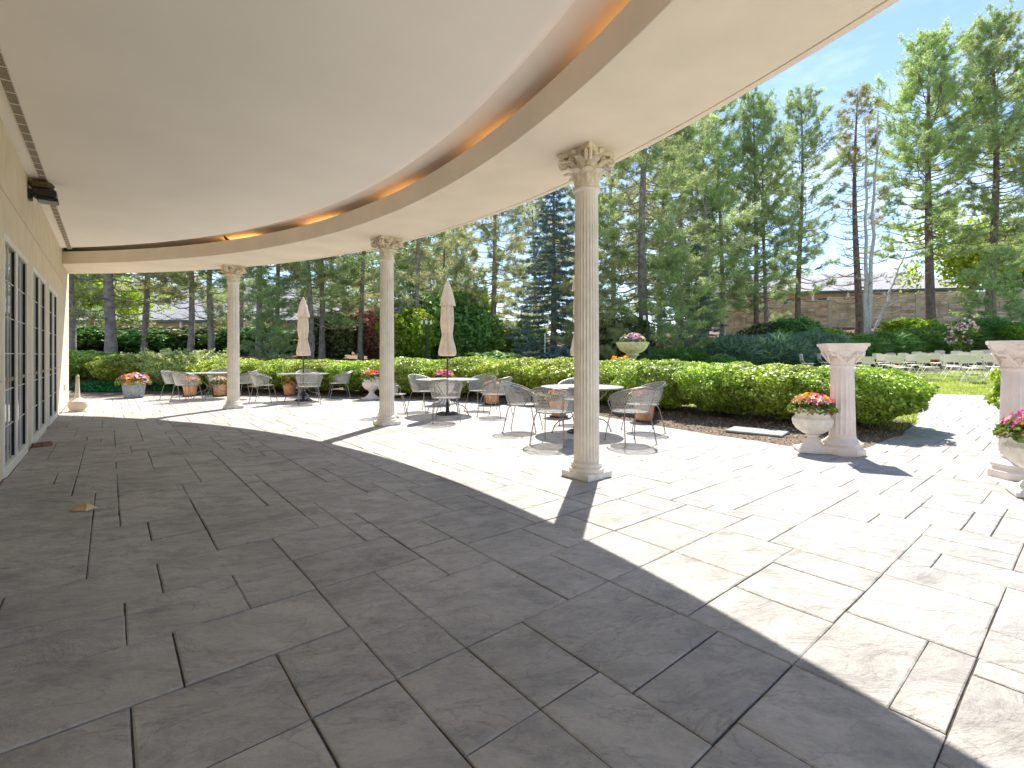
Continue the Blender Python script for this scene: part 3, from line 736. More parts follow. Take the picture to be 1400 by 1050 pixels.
def pot_mesh():
    b = MB().lathe([(.135, 0), (.14, .005), (.185, .30), (.205, .305), (.215, .32), (.215, .365), (.205, .375), (.19, .375), (.185, .33)], 40)
    return b.mesh('pot', M['terracotta'])
potm = pot_mesh(); soil = MB().lathe([(.002, .33), (.186, .335), (.187, .30)], 24, cap=False).mesh('soil', M['soil'])
saucer = MB().lathe([(.17, 0), (.185, .02), (.178, .02), (.165, .006)], 32).mesh('saucer', M['darkiron'])
def potted(x, y, palette, seed, label, sc=1.0, n=130, z=None, rx=.23, h=.17):
    t = thing('flower_pot', label, 'flower pot', (x, y, tz(x, y) + .006 if z is None else z), R.uniform(0, 6), 'terracotta pots of flowers around the patio')
    t.scale = (sc,) * 3
    link('pot', potm, t, loc=(0, 0, .012)); link('soil', soil, t, loc=(0, 0, .012)); link('saucer', saucer, t)
    add_flowers(t, .355, flower_mesh(rx, h, palette, seed, int(n * 1.4), .038)); return t
OR = ['orange', 'salmon', 'orange', 'yellow', 'pink']
def inpatio(px, py): return (px, py)
def P0(px, py, z=0.0):
    d = (z - EYE) * 665. / (485 - py); r = (px - 700) / 665. * d; return at(r, d)
for px, py, pal, sd, lb, sc in (
    (260, 541.5, OR, 1, 'terracotta pot of orange and pink flowers beside the leftmost mesh chair', 1.12),
    (301, 541.5, ['white', 'pink', 'salmon', 'orange', 'yellow'], 2, 'terracotta pot of pale flowers right behind the farthest column', 1.12),
    (396, 540.5, ['orange', 'salmon', 'pink', 'orange', 'deeporange'], 3, 'terracotta pot of orange flowers left of the farther umbrella table', 1.1),
    (673, 553, ['pink', 'salmon', 'white', 'salmon', 'orange'], 4, 'terracotta pot of pink and salmon flowers right of the nearer umbrella table', 1.12),
    (764, 570, ['orange', 'yellow', 'magenta', 'orange', 'pink'], 5, 'terracotta pot of orange flowers seen just left of the nearest column', 1.08),
    (881, 576, ['deeporange', 'orange', 'magenta', 'orange', 'salmon'], 6, 'terracotta pot with red, orange and magenta flowers right of the nearest column', 1.1)):
    q = P0(px, py); potted(q.x, q.y, pal, sd, lb, sc)

# grey planter
q = P0(183, 543.5); t = thing('planter', 'grey woven look round planter of orange and magenta flowers by the hedge at far left', 'planter', (q.x, q.y, tz(q.x, q.y) + .006))
MB().lathe([(.235, 0), (.245, .01), (.30, .44), (.315, .45), (.315, .48), (.29, .48), (.28, .42)], 48, lambda a, z: 1 + .012 * np.sin(a * 22 + (z * 60).__trunc__() * PI)).obj('pot', M['basketgrey'], t)
MB().lathe([(.002, .42), (.29, .425)], 24, cap=False).obj('soil', M['soil'], t)
add_flowers(t, .44, flower_mesh(.40, .28, ['orange', 'deeporange', 'orange', 'magenta', 'orange', 'white', 'purple'], 21, 330, .05))

def urn_meshes():
    b = MB(); b.box(-.19, .19, -.19, .19, 0, .05, .008)
    foot = b.lathe([(.17, .05), (.165, .07), (.125, .10), (.085, .14), (.065, .18), (.062, .205), (.085, .215), (.085, .23), (.07, .238)], 40).mesh('foot', M['urnstone'])
    def fn(a, z):
        k = np.clip((z - .25) / .05, 0, 1) * np.clip((.455 - z) / .03, 0, 1); return 1 - .075 * k * (np.abs(np.cos(a * 8)) ** 6)
    bowl = MB().lathe([(.07, .236), (.12, .25), (.19, .30), (.232, .36), (.245, .41), (.24, .445), (.222, .462), (.21, .475), (.205, .50), (.215, .53), (.24, .545), (.262, .555), (.268, .572), (.26, .585), (.235, .585), (.225, .55)], 128, fn).mesh('bowl', M['urnstone'])
    return foot, bowl
uf, ub = urn_meshes()
def urn(x, y, sc, rz, palette, seed, label, n=200, rx=.25, h=.2):
    t = thing('urn', label, 'urn', (x, y, tz(x, y) + .004), rz, 'white stone urns of flowers'); t.scale = (sc,) * 3
    link('foot', uf, t); link('bowl', ub, t); MB().lathe([(.002, .54), (.225, .545)], 24, cap=False).obj('soil', M['soil'], t)
    add_flowers(t, .56, flower_mesh(rx, h, palette, seed, int(n * 1.5), .040)); return t
q = P0(1111, 617.5); urn(q.x, q.y, 1.0, .6, ['orange', 'yellow', 'salmon', 'pink', 'magenta', 'orange'], 31, 'white stone urn of mixed bright flowers at the foot of the left pedestal column')
q = at(4.84, 4.47); urn(q.x, q.y, 1.0, .3, ['magenta', 'pink', 'orange', 'magenta', 'salmon'], 32, 'white stone urn with magenta flowers, cut by the right edge of the picture')
q = P0(508, 546); urn(q.x, q.y, 1.1, .2, ['orange', 'salmon', 'orange', 'magenta'], 33, 'white stone urn of orange flowers just left of the second column')
q = P0(607, 553); urn(q.x, q.y, 1.15, .2, ['pink', 'orange', 'magenta', 'salmon'], 34, 'white stone urn with pink flowers behind the nearer umbrella table')
# bowl planter on a pedestal beyond the hedge
q = at(3.12, 12.6); zg = tz(q.x, q.y)
t = thing('bowl_planter', 'wide fluted stone bowl of white and purple flowers standing behind the long hedge', 'planter', (q.x, q.y, zg))
hb = 1.62 - zg
MB().box(-.2, .2, -.2, .2, 0, .12, .01).lathe([(.15, .12), (.11, .2), (.09, .3), (.09, hb - .42), (.12, hb - .36), (.17, hb - .33), (.17, hb - .31)], 32).obj('pedestal', M['cream_cap'], t)
MB().lathe([(.15, hb - .31), (.17, hb - .28), (.30, hb - .22), (.375, hb - .12), (.405, hb - .05), (.42, hb - .03), (.42, hb), (.38, hb), (.36, hb - .04)], 96, lambda a, z: 1 - .03 * np.abs(np.sin(a * 12)) * (z < hb - .06)).obj('bowl', M['cream_cap'], t)
add_flowers(t, hb - .04, flower_mesh(.33, .26, ['white', 'yellow', 'white', 'purple', 'magenta', 'white'], 41, 240, .045))

# ------------------------------------------------------------------ patio furniture
def mesh_strips(b, fu, nu, fv, nv):
    """fu(i)-> polyline pairs"""
    pass
def make_table():
    t = thing('patio_table', 'x', 'table', (0, 0, 0), 0, 'round grey mesh patio tables')
    rt, zt = .68, .765
    b = MB(); n = 46
    for k in range(n):
        u = -rt + (k + .5) * 2 * rt / n; h = math.sqrt(max(0, rt * rt - u * u)) - .004; w = .0105
        if h > .05:
            b.add([(u - w, -h, zt), (u + w, -h, zt), (u + w, h, zt), (u - w, h, zt)], [(0, 1, 2, 3)])
            b.add([(-h, u - w, zt - .002), (h, u - w, zt - .002), (h, u + w, zt - .002), (-h, u + w, zt - .002)], [(0, 1, 2, 3)])
    b.obj('tabletop', M['mesh'], t, smooth=False)
    a = np.linspace(0, 2 * PI, 49)[:-1]
    MB().tube([(rt * math.cos(x), rt * math.sin(x), zt - .006) for x in a], .012, 6, closed=True).tube([(.35 * math.cos(x), .35 * math.sin(x), zt - .03) for x in a[::2]], .008, 5, closed=True).tube([(.05 * math.cos(x), .05 * math.sin(x), zt - .004) for x in a[::4]], .008, 5, closed=True).obj('rim', M['iron'], t)
    lg = MB().tube([(.05, 0, zt - .03), (.35, 0, zt - .04), (.44, 0, zt - .06), (.42, 0, zt - .12), (.24, 0, .50), (.14, 0, .40), (.13, 0, .30), (.20, 0, .24), (.38, 0, .20), (.46, 0, .13), (.50, 0, .03), (.52, 0, .006)], .010, 6).lathe([(.02, 0), (.022, .008), (.008, .012)], 8, c=(.51, 0, 0)).mesh('leg', M['iron'])
    for k in range(4): link('leg', lg, t, rot=(0, 0, PI / 4 + k * PI / 2))
    MB().tube([(.15 * math.cos(x), .15 * math.sin(x), .36) for x in a[::3]], .008, 5, closed=True).obj('stretcher', M['iron'], t)
    return t
def make_chair():
    t = thing('mesh_chair', 'x', 'chair', (0, 0, 0), 0, 'barrel backed wire mesh patio chairs')
    # faces +X; seat at .45, barrel back rising to .82 behind, arms sloping to the front
    def rim(th):   # th 0 = straight back, +-1 = front ends of the arms
        a = PI + th * 2.05
        k = abs(th); hz = .84 - .20 * k ** 1.6
        rr = .355 - .035 * k
        return np.array([rr * math.cos(a) * 1.0 - .02, rr * math.sin(a), hz])
    def seat(th):
        a = PI + th * 2.05; return np.array([.255 * math.cos(a), .265 * math.sin(a), .46])
    def bk(th, v): 
        p = seat(th) * (1 - v) + rim(th) * v; return p + np.array([0, 0, 0])
    b = MB(); n = 30
    def strip(pts, w):
        pts = np.array(pts); T = np.gradient(pts, axis=0); out = pts - np.array([0, 0, .6]); out[:, 2] = 0
        S = unit(np.cross(T, unit(out))) * w; G = np.stack([pts - S, pts + S], 1); b.grid(G)
    for k in range(n * 2 - 1):
        for sg in (1, -1):
            s0 = -.9 + k * (1.8 + .35) / (n * 2 - 1) - (.175 if sg > 0 else .175)
            P = []
            for v in np.linspace(0, 1, 6):
                th = s0 + sg * (v - .5) * .16
                if abs(th) <= .94: P.append(bk(th, v))
            if len(P) > 2: strip(P, .0032)
    b.obj('backrest', M['mesh'], t, smooth=False)
    s = MB(); m = 26; rs = .262
    for k in range(m):
        u = -rs + (k + .5) * 2 * rs / m; h = math.sqrt(max(0, rs * rs - u * u)); w = .0052
        f = lambda x, y, q: (x + (.03 if x > 0 else 0) * 0, y, .462 - .012 * (1 - (x * x + y * y) / (rs * rs)) - q)
        for A, B_ in (((u, -h), (u, h)), ((-h, u), (h, u))):
            vert = A[0] == B_[0]; q = 0 if vert else .0015
            L = [(A[0] + (B_[0] - A[0]) * i / 4, A[1] + (B_[1] - A[1]) * i / 4) for i in range(5)]
            G = [[f(x - (w if vert else 0), y - (0 if vert else w), q), f(x + (w if vert else 0), y + (0 if vert else w), q)] for x, y in L]
            s.grid(np.array(G), vert)
    s.obj('seat', M['mesh'], t, smooth=False)
    r = MB(); a = np.linspace(0, 2 * PI, 33)[:-1]
    r.tube([(.262 * math.cos(x), .268 * math.sin(x), .462) for x in a], .009, 6, closed=True)
    ths = np.linspace(-1, 1, 25)
    fr = [seat(1.04) + [0.03, 0, .0]]; 
    r.tube([rim(th) for th in ths], .0085, 6)
    r.tube([rim(th) * np.array([1.035, 1.035, 1]) + [0, 0, -.028] for th in ths], .0055, 5)
    for th in (-1, 1):
        e = rim(th); f0 = seat(th * .9)
        r.tube([e, e + [.02, 0, -.03], (e + f0) / 2 + [.03, 0, -.02], f0 + [.01, 0, .0]], .008, 5)
    r.obj('frame', M['iron'], t)
    for sx, sy in ((1, 1), (1, -1), (-1, 1), (-1, -1)):
        lg = MB(); x0, y0 = sx * .17, sy * .20
        lg.tube([(x0, y0, .455), (x0 + sx * .03, y0 + sy * .02, .40), (x0 + sx * .075, y0 + sy * .045, .2), (x0 + sx * .115, y0 + sy * .06, .008)], .0085, 6)
        if sx < 0: lg.tube([(x0, y0, .455), (x0 - .055, y0 + sy * .03, .6), (x0 - .10, y0 + sy * .03, .76)], .007, 5)
        lg.lathe([(.022, 0), (.02, .008), (.009, .014)], 8, c=(x0 + sx * .117, y0 + sy * .06, 0)); lg.obj('leg', M['iron'], t)
    return t
def make_umbrella():
    t = thing('patio_umbrella', 'x', 'umbrella', (0, 0, 0), 0, 'closed beige patio umbrellas')
    MB().tube([(0, 0, .03), (0, 0, 2.78)], .021, 12).obj('pole', M['pole'], t)
    def fold(a, z): return 1 + .13 * np.cos(a * 8 + z * 1.6) + .06 * np.cos(a * 3 + z * 2.1) + .05 * np.sin(a * 13 + z * 3)
    MB().lathe([(.115, 1.27), (.165, 1.285), (.175, 1.36), (.15, 1.5), (.118, 1.66), (.105, 1.74), (.12, 1.84), (.135, 2.0), (.128, 2.2), (.11, 2.42), (.085, 2.6), (.05, 2.78), (.03, 2.84)], 96, fold, cap=False).obj('canopy_fabric', M['canvas'], t)
    MB().lathe([(.150, 2.36), (.158, 2.37), (.135, 2.5), (.095, 2.68), (.055, 2.82), (.03, 2.88)], 96, lambda a, z: 1 + .10 * np.cos(a * 8 + z * 2) + .05 * np.cos(a * 3), cap=False).obj('vent_flap', M['canvas'], t)
    MB().tube([(.112 * math.cos(x), .112 * math.sin(x), 1.715 + .008 * math.sin(x)) for x in np.linspace(0, 2 * PI, 25)[:-1]], .012, 6, closed=True).obj('tie_strap', M['canvas'], t)
    MB().lathe([(.028, 2.86), (.032, 2.88), (.024, 2.91), (.006, 2.925)], 12).obj('finial', M['canvas'], t)
    b = MB().lathe([(.245, 0), (.25, .012), (.24, .024), (.20, .03), (.06, .05), (.04, .06), (.032, .25), (.025, .26)], 32, lambda a, z: 1 + .0 * a)
    for k in range(8):
        a = k * PI / 4
        P, rr = volute(.045, .008); ca, sa = math.cos(a), math.sin(a)
        b.tube([((.15 + p[0]) * ca - p[2] * sa, (.15 + p[0]) * sa + p[2] * ca, .042) for p in P], rr, 5)
    b.obj('stand', M['darkiron'], t)
    return t
tb0, ch0, um0 = make_table(), make_chair(), make_umbrella()
def TC(px, py): return P0(px, py)
tables = [((-8.9, 14.45), 'table behind the farthest column'), ((-5.9, 13.75), 'table'), ((-1.41, 10.62), 'table'), ((1.17, 8.16), 'table')]
tl = ['round grey mesh table without an umbrella, behind the farthest column', 'round grey mesh table around the farther umbrella pole',
      'round grey mesh table around the nearer umbrella pole', 'round pale mesh table cut in two by the nearest column']
for k, ((r_, d_), _) in enumerate(tables):
    p = at(r_, d_, .001)
    if k == 0: tb0.location = p; tb0['label'] = tl[k]; tb0.rotation_euler = (0, 0, .3)
    else: dup(tb0, p, .3 + k * .5, tl[k])
ul = ['closed beige umbrella farther away, between the farthest and second column', 'closed beige umbrella right of the second column', 'closed beige umbrella hidden behind the nearest column']
for k in range(3):
    r_, d_ = tables[k + 1][0]; p = at(r_, d_, .001)
    if k == 0: um0.location = p; um0['label'] = ul[0]; um0.rotation_euler = (0, 0, .4)
    else: dup(um0, p, .4 + k * 1.3, ul[k])
chairs = [ # table index, offset right, offset ahead, label
    (0, -.98, -.15, 'grey mesh chair farthest left, in profile beside an orange flower pot'),
    (0, -.10, -.98, 'grey mesh chair with its back to us at the table behind the farthest column'),
    (0, -.35, .92, 'grey mesh chair on the hedge side of the table behind the farthest column'),
    (0, 1.02, -.10, 'grey mesh chair just right of the farthest column, facing left'),
    (1, -.95, -.35, 'grey mesh chair in profile left of the farther umbrella table'),
    (1, .55, -.92, 'grey mesh chair right front of the farther umbrella table'),
    (1, .80, .60, 'grey mesh chair right rear of the farther umbrella table'),
    (1, -.30, .98, 'grey mesh chair behind the farther umbrella pole'),
    (2, .12, -1.12, 'grey mesh chair with its back to us before the nearer umbrella table'),
    (2, 1.05, -.30, 'grey mesh chair right of the nearer umbrella table, in front of the pink flower pot'),
    (2, .68, .78, 'grey mesh chair right rear of the nearer umbrella table'),
    (2, -.62, .60, 'grey mesh chair left rear of the nearer umbrella table'),
    (2, -1.12, -.28, 'grey mesh chair partly hidden by the second column'),
    (3, -.55, -.98, 'nearest grey mesh chair left of the nearest column'),
    (3, -.98, .12, 'grey mesh chair behind another one, left of the nearest column'),
    (3, .58, -.95, 'nearest grey mesh chair right of the nearest column'),
    (3, 1.05, .10, 'grey mesh chair before the red and orange flower pot, right of the nearest column'),
    (3, .02, 1.02, 'grey mesh chair on the hedge side of the pale table, behind the nearest column')]
for k, (ti, dr, dd, lb) in enumerate(chairs):
    r_, d_ = tables[ti][0]; p = at(r_ + dr, d_ + dd, .001); c = at(r_, d_)
    rz = math.atan2(c.y - p.y, c.x - p.x) + R.uniform(-.22, .22)
    if k == 0: ch0.location = p; ch0.rotation_euler = (0, 0, rz); ch0['label'] = lb
    else: dup(ch0, p, rz, lb)

# ------------------------------------------------------------------ small things on the patio
q = P0(98, 563); t = thing('smoking_receptacle', 'beige gourd shaped cigarette receptacle standing on the patio by the end of the wall', 'ash bin', (q.x + .1, q.y, .002)); t.scale = (.84, .84, 1.0)
MB().lathe([(.19, 0), (.20, .02), (.17, .04)], 32).obj('base', M['beigeplastic'], t)
MB().lathe([(.16, .04), (.205, .10), (.215, .19), (.20, .235), (.13, .28), (.075, .31), (.055, .36), (.045, .55), (.036, .78), (.034, .82), (.02, .84)], 32).obj('body', M['beigeplastic'], t)
MB().lathe([(.012, -.004), (.013, .004)], 10, c=(0, 0, 0)).obj('ash_hole', M['dark'], t, loc=(.02, -.032, .77), rot=(PI / 2, 0, .6))
q = P0(55, 611); bk = MB().box(-.10, .10, -.05, .05, 0, .06, .006).obj('loose_brick', M['wood'], None, smooth=False, loc=(q.x + .02, q.y, .002), rot=(0, 0, .25)); tag(bk, 'loose worn brick lying on the slabs at the foot of the wall', 'brick')
q = P0(113, 697); pp = MB().add([(-.10, -.05, .002), (.09, -.045, .004), (.11, .04, .012), (-.02, .06, .012), (.0, .0, .055), (.05, .0, .06), (.05, .035, .01)],
    [(0, 1, 4), (1, 5, 4), (1, 2, 5), (2, 6, 5), (6, 3, 4), (5, 6, 4), (3, 0, 4)]).obj('paper_scrap', M['paper'], None, smooth=False, loc=(q.x, q.y, .003), rot=(0, 0, -.9)); tag(pp, 'crumpled tan paper scrap lying on the shaded slabs at left', 'litter')
q = P0(1030, 596); ul_ = MB().box(-.42, .42, -.24, .24, 0, .035, .008).obj('utility_lid', M['slabgrey'], None, smooth=False, loc=(q.x + .12, q.y, tz(q.x, q.y) + .03), rot=(.02, 0, -1.42)); tag(ul_, 'flat grey-green rectangular lid lying in the gravel beside the patio edge', 'utility cover')

# ------------------------------------------------------------------ hedge shrubs
def shrub_points(n, r, seed, tex=.05, taper=.42, nexp=2.8, depth=.13):
    u = unit(r.normal(size=(n, 3)))
    f = (np.abs(u) ** nexp).sum(1) ** (-1 / nexp)
    bump = 1 + tex * (np.sin(u[:, 0] * 9 + seed) * np.sin(u[:, 1] * 8 + seed * 2) + np.sin(u[:, 2] * 10 + u[:, 0] * 6 + seed) * .8 + .5 * np.sin(u[:, 0] * 23 + u[:, 1] * 19))
    dep = 1 - np.abs(r.exponential(depth, n)).clip(0, .85)
    P = u * (f * bump * dep)[:, None]
    low = np.clip(-P[:, 2], 0, 1); k = 1 - taper * low ** 1.3
    P[:, 0] *= k; P[:, 1] *= k
    return P, u
SH = []
for s in range(3):
    r = np.random.default_rng(100 + s)
    P, u = shrub_points(30000, r, s * 3.1, .065)
    P = P * np.array([1, 1, .5]); out = unit(u * np.array([1, 1, 1.2]))
    V = leaves(P, .040, r, .9, 1.5, out)
    SH.append((np_mesh('crown', V, 4, M['boxwood'])))
stem = MB()
for k in range(9):
    a = k * 2.4; q = .12 + .1 * (k % 3)
    stem.tube([(.08 * math.cos(a), .08 * math.sin(a), 0), (q * math.cos(a), q * math.sin(a), .25), (q * 3.2 * math.cos(a + .3), q * 3.2 * math.sin(a + .3), .75)], [.018, .014, .006], 5)
stemm = stem.mesh('trunk', M['twig'])
hedge_g = 'clipped hedge shrubs round the patio'
def shrub(x, y, rx, ry, h, label, rz=0, k=0, matr=None, zc=.66):
    t = thing('hedge_shrub', label, 'shrub', (x, y, tz(x, y) + .01), rz, hedge_g)
    c = link('crown', SH[k % 3], t, loc=(0, 0, h * .56), rot=(0, 0, k * 1.57 if abs(rx - ry) < .2 else (k % 2) * PI), scale=(rx, ry, h * .46 / .5)); stuff(c)
    if matr: c.material_slots[0].link = 'OBJECT'; c.material_slots[0].material = matr
    link('trunk', stemm, t)
    return t
# left hedge (from the wall end to the gap) and right hedge (gap to the rounded end)
def hedge_row(pts, rad, h, labels, matf=None):
    for k, (x, y) in enumerate(pts):
        a = pts[min(k + 1, len(pts) - 1)]; b = pts[max(k - 1, 0)]
        rz = math.atan2(a[1] - b[1], a[0] - b[0])
        shrub(x, y, rad * 1.08, rad * .95 + .05 * math.sin(k * 2), h[k] if isinstance(h, list) else h, labels[k], rz, k, matf(k) if matf else None)
def cam_pts(L): return [tuple(at(r, d).to_2d()) for r, d in L]
left = cam_pts([(-15.6, 17.6), (-13.6, 17.5), (-11.7, 17.35), (-9.9, 17.1), (-8.1, 16.8), (-6.4, 16.4), (-4.75, 15.9), (-3.2, 15.3)])
ord_ = ['first', 'second', 'third', 'fourth', 'fifth', 'sixth', 'seventh', 'eighth', 'ninth', 'tenth']
lbl_l = ['clipped green hedge shrub nearest the stucco wall', 'clipped hedge shrub behind the grey planter of flowers', 'wild pale variegated hedge shrub left of the table behind the farthest column', 'clipped hedge shrub right behind the farthest column',
         'clipped hedge shrub behind the farther umbrella table', 'clipped hedge shrub just right of the farther umbrella', 'clipped hedge shrub behind the left white urn', 'clipped hedge shrub just right of the second column, at the gap']
for k, (x, y) in enumerate(left):
    shrub(x, y, 1.2, 1.15, [1.05, 1.06, 1.08, 1.08, 1.05, 1.06, 1.05, 1.12][k], lbl_l[k], -YAW + .1 - .05 * k, k, M['variegated'] if k == 2 else None)
# long loose shoots on the variegated shrub
shoot = []
r = np.random.default_rng(77); P = []
for k in range(230):
    a = r.uniform(0, 2 * PI); q = r.uniform(0, 1.3); st = np.array([q * math.cos(a) * 1.35, q * math.sin(a) * .8, .85 + .2 * r.random()])
    dr = unit(np.array([math.cos(a) * .8, math.sin(a) * .8 - .2, .9 + .5 * r.random()]))
    L_ = r.uniform(.3, .7)
    for s in np.linspace(.1, 1, 16): P.append(st + dr * L_ * s + np.array([0, 0, -.18 * s * s]) + r.normal(size=3) * .025)
vs_me = np_mesh('loose_shoots', leaves(np.array(P), .055, r, .3, 1.9), 4, M['variegated'])
x, y = left[2]; so = link('loose_shoots', vs_me, None, loc=(x, y, tz(x, y)), rot=(0, 0, -YAW))
vsh = [o for o in COL.objects if o.get('label') == lbl_l[2]][0]
so.parent = vsh; so.location = (0, 0, .05); so.rotation_euler = (0, 0, 0); stuff(so)
x, y = left[1]; 
right = cam_pts([(-1.35, 14.9), (.15, 14.1), (1.5, 13.2), (2.6, 12.1), (3.45, 10.95), (4.35, 9.85), (5.15, 9.05), (5.85, 8.35)])
lbl_r = ['clipped hedge shrub behind the nearer umbrella, at the gap in the hedge', 'clipped hedge shrub behind the pink terracotta pot', 'clipped hedge shrub left of the nearest column', 'clipped hedge shrub directly in front of the stone bowl planter',
         'clipped hedge shrub behind the red and orange flower pot', 'clipped hedge shrub with bare stems showing above the gravel, left of the utility lid', 'clipped hedge shrub behind the grey-green utility lid', 'rounded end shrub of the hedge behind the left pedestal column']
rr_ = [1.12, 1.12, 1.12, 1.1, 1.08, .98, .98, 1.0]
hh_ = [1.14, 1.12, 1.12, 1.1, 1.08, 1.04, 1.0, 1.0]
for k, (x, y) in enumerate(right):
    shrub(x, y, rr_[k] * 1.02, 1.08, hh_[k], lbl_r[k], -YAW - .62 + (.15 if k < 2 else 0), k + 1)
x, y = at(7.3, 8.15).to_2d(); 
x, y = at(5.72, 9.25).to_2d()
q = at(7.5, 6.15); shrub(q.x, q.y, 1.0, .9, 1.15, 'leafy shrub at the right picture edge, behind the right pedestal column', .3, 1)
q = at(9.3, 6.6); shrub(q.x, q.y, .95, .95, 1.15, 'leafy shrub beyond the right pedestal column, beside the path', .9, 2)
shrub(8.7, -1.6, 1.05, 1.0, 1.2, 'clipped hedge shrub out of the picture to the right', .3, 0)

# stones in the gravel bed, grass on the lawn
def scatter(mask_fn, n, box, seed):
    r = np.random.default_rng(seed); P = np.c_[r.uniform(box[0], box[1], n), r.uniform(box[2], box[3], n)]
    k = mask_fn(P); return P[k], r
P, r = scatter(lambda P: (lambda s: (s > .02) & (s < 2.4))(np.minimum(sdist(PATIO, P), sdist(PATH, P))), 60000, (2, 11, 1.5, 19), 5)
dd = P[:, 0] * SY + P[:, 1] * CY; rt_ = (P[:, 0] * CY - P[:, 1] * SY) / dd
keep = (r.random(len(P)) < np.clip((11 / dd) ** 2, .12, 1)); P = P[keep]
z = terrain(P) + .026; n = len(P); s = r.uniform(.012, .030, (n, 1))
A = r.normal(size=(n, 4, 3)); A = unit(A) * s[:, None] * np.array([1, 1, .6])
C = np.c_[P, z][:, None, :] + A
V = np.stack([C[:, 0], C[:, 1], C[:, 2], C[:, 0], C[:, 2], C[:, 3], C[:, 0], C[:, 3], C[:, 1], C[:, 1], C[:, 3], C[:, 2]], 1).reshape(-1, 3)
go = link('gravel', np_mesh('gravel', V, 3, M['pebble'])); tag(stuff(go), 'loose brown and tan gravel filling the bed under the hedge', 'gravel')
def blades(P, z, r, hgt=.07, w=.006):
    n = len(P); a = r.uniform(0, 2 * PI, n); h = hgt * r.uniform(.5, 1.3, n); B = np.c_[P, z]
    u = np.c_[np.cos(a), np.sin(a), np.zeros(n)] * w; tip = B + np.c_[r.normal(0, .025, n), r.normal(0, .025, n), h]
    return np.stack([B - u, B + u, tip], 1).reshape(-1, 3)
P, r = scatter(lambda P: (lambda sp, sq: (sp > 2.3) & (sq > .0))(sdist(PATIO, P), sdist(PATH, P)), 150000, (7.5, 26, -4, 16), 6)
gr = link('lawn_grass', np_mesh('lawn_grass', blades(P, terrain(P), r, .08, .012), 3, M['grass'])); tag(stuff(gr), 'short sunlit green lawn grass between the hedge and the folding chairs', 'grass')
# low ground cover mats at the hedge foot
for px, py, w, lb in ((140, 541, 1.2, 'low mat of deep green ground cover at the hedge foot, left of the grey planter'), (230, 539, .6, 'small mat of deep green ground cover right of the grey planter')):
    q = P0(px, py - 3); r = np.random.default_rng(px); n = 2600; a = r.uniform(0, 2 * PI, n); s = np.sqrt(r.random(n))
    PP = np.c_[s * np.cos(a) * w, s * np.sin(a) * .4, (1 - s ** 2) * .3 * r.uniform(.3, 1, n) + .02]
    o = link('ground_cover', np_mesh('ground_cover', leaves(PP, .05, r, .8), 4, M['greencover']), None, loc=(q.x, q.y, tz(q.x, q.y) + .01), rot=(0, 0, -YAW)); tag(o, lb, 'ground cover')

# ------------------------------------------------------------------ folding chairs on the lawn
def make_folding():
    t = thing('folding_chair', 'x', 'folding chair', (0, 0, 0), 0, 'white folding chairs set out in rows on the lawn')
    g = np.array([[(-.23 - .05 * (z - .6) + .015 * math.cos(s * PI / 2) , s * .20, z) for s in np.linspace(-1, 1, 7)] for z in (.62, .66, .72, .80, .855, .87)])
    g[-1, :, 1] *= .9; g[:, :, 0] += .0
    g2 = g.copy(); g2[:, :, 0] -= .022
    b = MB().grid(g, True).grid(g2)
    b.grid(np.array([g[-1], g2[-1]])).grid(np.array([g2[0], g[0]])).grid(np.array([g[:, 0], g2[:, 0]])).grid(np.array([g2[:, -1], g[:, -1]]))
    b.obj('backrest', M['whiteplastic'], t)
    MB().box(-.20, .21, -.20, .20, .455, .485, .012).obj('seat', M['whiteplastic'], t)
    for s in (-1, 1):
        MB().tube([(-.262, s * .215, .86), (-.235, s * .22, .6), (-.05, s * .225, .40), (.26, s * .225, .012)], .0115, 6).obj('leg', M['whitemetal'], t)
        MB().tube([(.17, s * .205, .46), (.10, s * .205, .40), (-.27, s * .205, .012)], .0115, 6).obj('leg', M['whitemetal'], t)
    MB().tube([(.22, -.225, .07), (.22, .225, .07)], .008, 5).tube([(-.22, -.205, .08), (-.22, .205, .08)], .008, 5).tube([(-.262, -.215, .86), (-.268, -.1, .885), (-.268, .1, .885), (-.262, .215, .86)], .0115, 6).obj('crossbar', M['whitemetal'], t)
    return t
f0 = make_folding()
